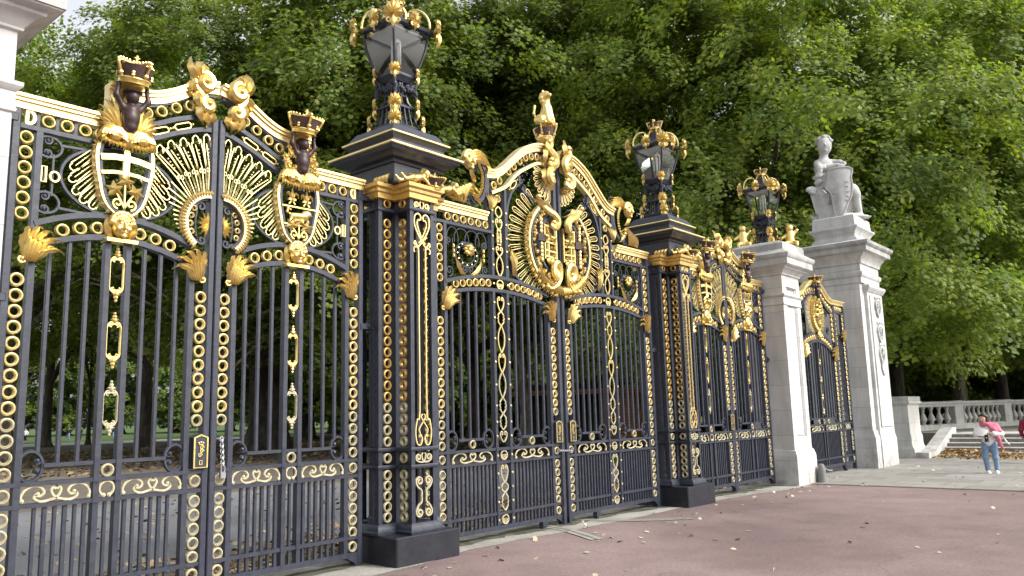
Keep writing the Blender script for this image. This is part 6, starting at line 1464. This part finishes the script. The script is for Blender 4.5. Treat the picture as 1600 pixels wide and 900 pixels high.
def walker(x, y, z, h, label, cloth, legs, face, hair='hair', group=None, vox=.022):
    r = empty('person', (x, y, z), label, 'person', group, face); q = h/1.3
    s = SDF(.03*q); J = lambda *p: tuple(c*q for c in p)
    s.cap(J(0, 0, .66), J(0, 0, 1.0), .10*q, .10*q).cap(J(-.12, 0, 1.03), J(.12, 0, 1.03), .05*q).cap(J(0, 0, 1.05), J(0, -.01, 1.13), .04*q).ell(J(0, -.015, 1.2), J(.068, .08, .092)).ell(J(0, -.095, 1.19), J(.014, .02, .016), .01)
    for t in (-1, 1):
        s.cap(J(t*.07, 0, .65), J(t*.075, -.03*t, .35), .08*q, .06*q).cap(J(t*.075, -.03*t, .35), J(t*.08, .03*t, .05), .055*q, .038*q).cap(J(t*.08, .03*t, .04), J(t*.085, .03*t-.11, .03), .032*q)
        s.cap(J(t*.15, 0, 1.02), J(t*.20, .03*t, .83), .045*q, .038*q).cap(J(t*.20, .03*t, .83), J(t*.19, -.05, .66), .035*q, .025*q).ell(J(t*.19, -.06, .63), J(.022, .035, .045))
    bd = s.build('body', M['skin'], r, vox)
    s = SDF(.03*q); s.cap(J(0, 0, .68), J(0, 0, .98), .13*q, .125*q).cap(J(-.13, 0, 1.02), J(.13, 0, 1.02), .068*q)
    for t in (-1, 1): s.cap(J(t*.16, 0, 1.01), J(t*.205, .03*t, .83), .062*q, .055*q).cap(J(t*.205, .03*t, .83), J(t*.195, -.04, .70), .052*q, .045*q)
    s.build('jacket', M[cloth], bd, vox)
    s = SDF(.03*q); s.cap(J(-.05, 0, .66), J(.05, 0, .66), .10*q)
    for t in (-1, 1): s.cap(J(t*.07, 0, .63), J(t*.075, -.03*t, .35), .095*q, .072*q).cap(J(t*.075, -.03*t, .35), J(t*.08, .03*t, .07), .068*q, .055*q)
    s.build('trousers', M[legs], bd, vox)
    s = SDF(.02*q); s.ell(J(0, .015, 1.225), J(.076, .082, .082)); s.build('hair', M[hair], bd, vox); return r
red = walker(24.02, -3.31, 0, 1.30, 'person in a dark red jacket at the very right edge, mostly out of the picture', 'red_cloth', 'dark_cloth', rad(100), vox=.014)
for i, (x, y, c, l, lb) in enumerate(((43.6, 65.1, 'dark_cloth', 'dark_cloth', 'person in dark clothes walking on the far path, left of the pair in dark coats'), (44.6, 64.5, 'dark_cloth', 'dark_cloth', 'person in dark clothes on the far path, the right one of the pair'), (35.8, 86.0, 'dark_cloth', 'denim', 'person in a dark coat far off, seen through the leftmost gate leaf'), (37.2, 86.5, 'black_plastic', 'dark_cloth', 'person in black beside the one in a dark coat far off'), (40.5, 86, 'dark_cloth', 'denim', 'person in dark clothes close to a thin trunk far off'), (32.2, 87.6, 'white_cloth', 'dark_cloth', 'person in a white top far off at the left'), (31.2, 88.0, 'dark_cloth', 'dark_cloth', 'person in dark clothes left of the one in a white top'))):
    walker(x, y, 0, 1.36, lb, c, l, i*1.1, group='people walking far off in the park', vox=.035)

# ------------------------------------------------------------------ to metres
seen = set()
for o in COL.objects:
    o.location = o.location*S
    if o.type == 'MESH' and o.data.name not in seen:
        seen.add(o.data.name); o.data.transform(Matrix.Scale(S, 4))
# ------------------------------------------------------------------ camera, sky, sun
cd = bpy.data.cameras.new('view_camera'); co = bpy.data.objects.new('view_camera', cd); COL.objects.link(co); sc.camera = co
cd.sensor_width = 36; cd.lens = 1263.43/1600*36; cd.clip_end = 5000; cd.clip_start = .05
pt, ro, ya = .154393, -.0262624, .867729
F = Vector((sin(ya)*cos(pt), cos(ya)*cos(pt), sin(pt))); R0 = Vector((cos(ya), -sin(ya), 0)); U0 = R0.cross(F)
Rr = R0*cos(ro)+U0*sin(ro); Ur = -R0*sin(ro)+U0*cos(ro)
co.matrix_world = Matrix(((Rr.x, Ur.x, -F.x, 0), (Rr.y, Ur.y, -F.y, -6.8*S), (Rr.z, Ur.z, -F.z, 1.555*S), (0, 0, 0, 1)))
W = bpy.data.worlds.new('World'); sc.world = W; W.use_nodes = True; nt = W.node_tree; bg = nt.nodes['Background']
SUN_EL, SUN_AZ = 40, 160          # azimuth clockwise from +y: the sun stands behind the camera, a little to the right of the gates
sky = nt.nodes.new('ShaderNodeTexSky'); sky.sky_type = 'NISHITA'; sky.sun_disc = False; sky.sun_elevation = rad(SUN_EL); sky.sun_rotation = rad(SUN_AZ); sky.dust_density = 4; sky.air_density = 1.2; sky.ozone_density = 1
hs = nt.nodes.new('ShaderNodeHueSaturation'); hs.inputs['Saturation'].default_value = .22; nt.links.new(sky.outputs[0], hs.inputs['Color']); nt.links.new(hs.outputs[0], bg.inputs['Color']); bg.inputs['Strength'].default_value = .15
sl = bpy.data.lights.new('sun', 'SUN'); so = bpy.data.objects.new('sun', sl); COL.objects.link(so); sl.energy = 1.5; sl.angle = rad(16); sl.color = (1, .96, .89)
d = Vector((sin(rad(SUN_AZ))*cos(rad(SUN_EL)), cos(rad(SUN_AZ))*cos(rad(SUN_EL)), sin(rad(SUN_EL))))
so.rotation_euler = d.to_track_quat('Z', 'Y').to_euler(); so.location = (0, -20, 30)
sc.view_settings.view_transform = 'Standard'; sc.view_settings.look = 'None'; sc.view_settings.exposure = 1.0; sc.view_settings.gamma = 1; sc.view_settings.use_curve_mapping = False
sc.render.engine = 'CYCLES'; sc.render.resolution_x = 1024; sc.render.resolution_y = 576
sc.cycles.max_bounces = 8; sc.cycles.transparent_max_bounces = 12
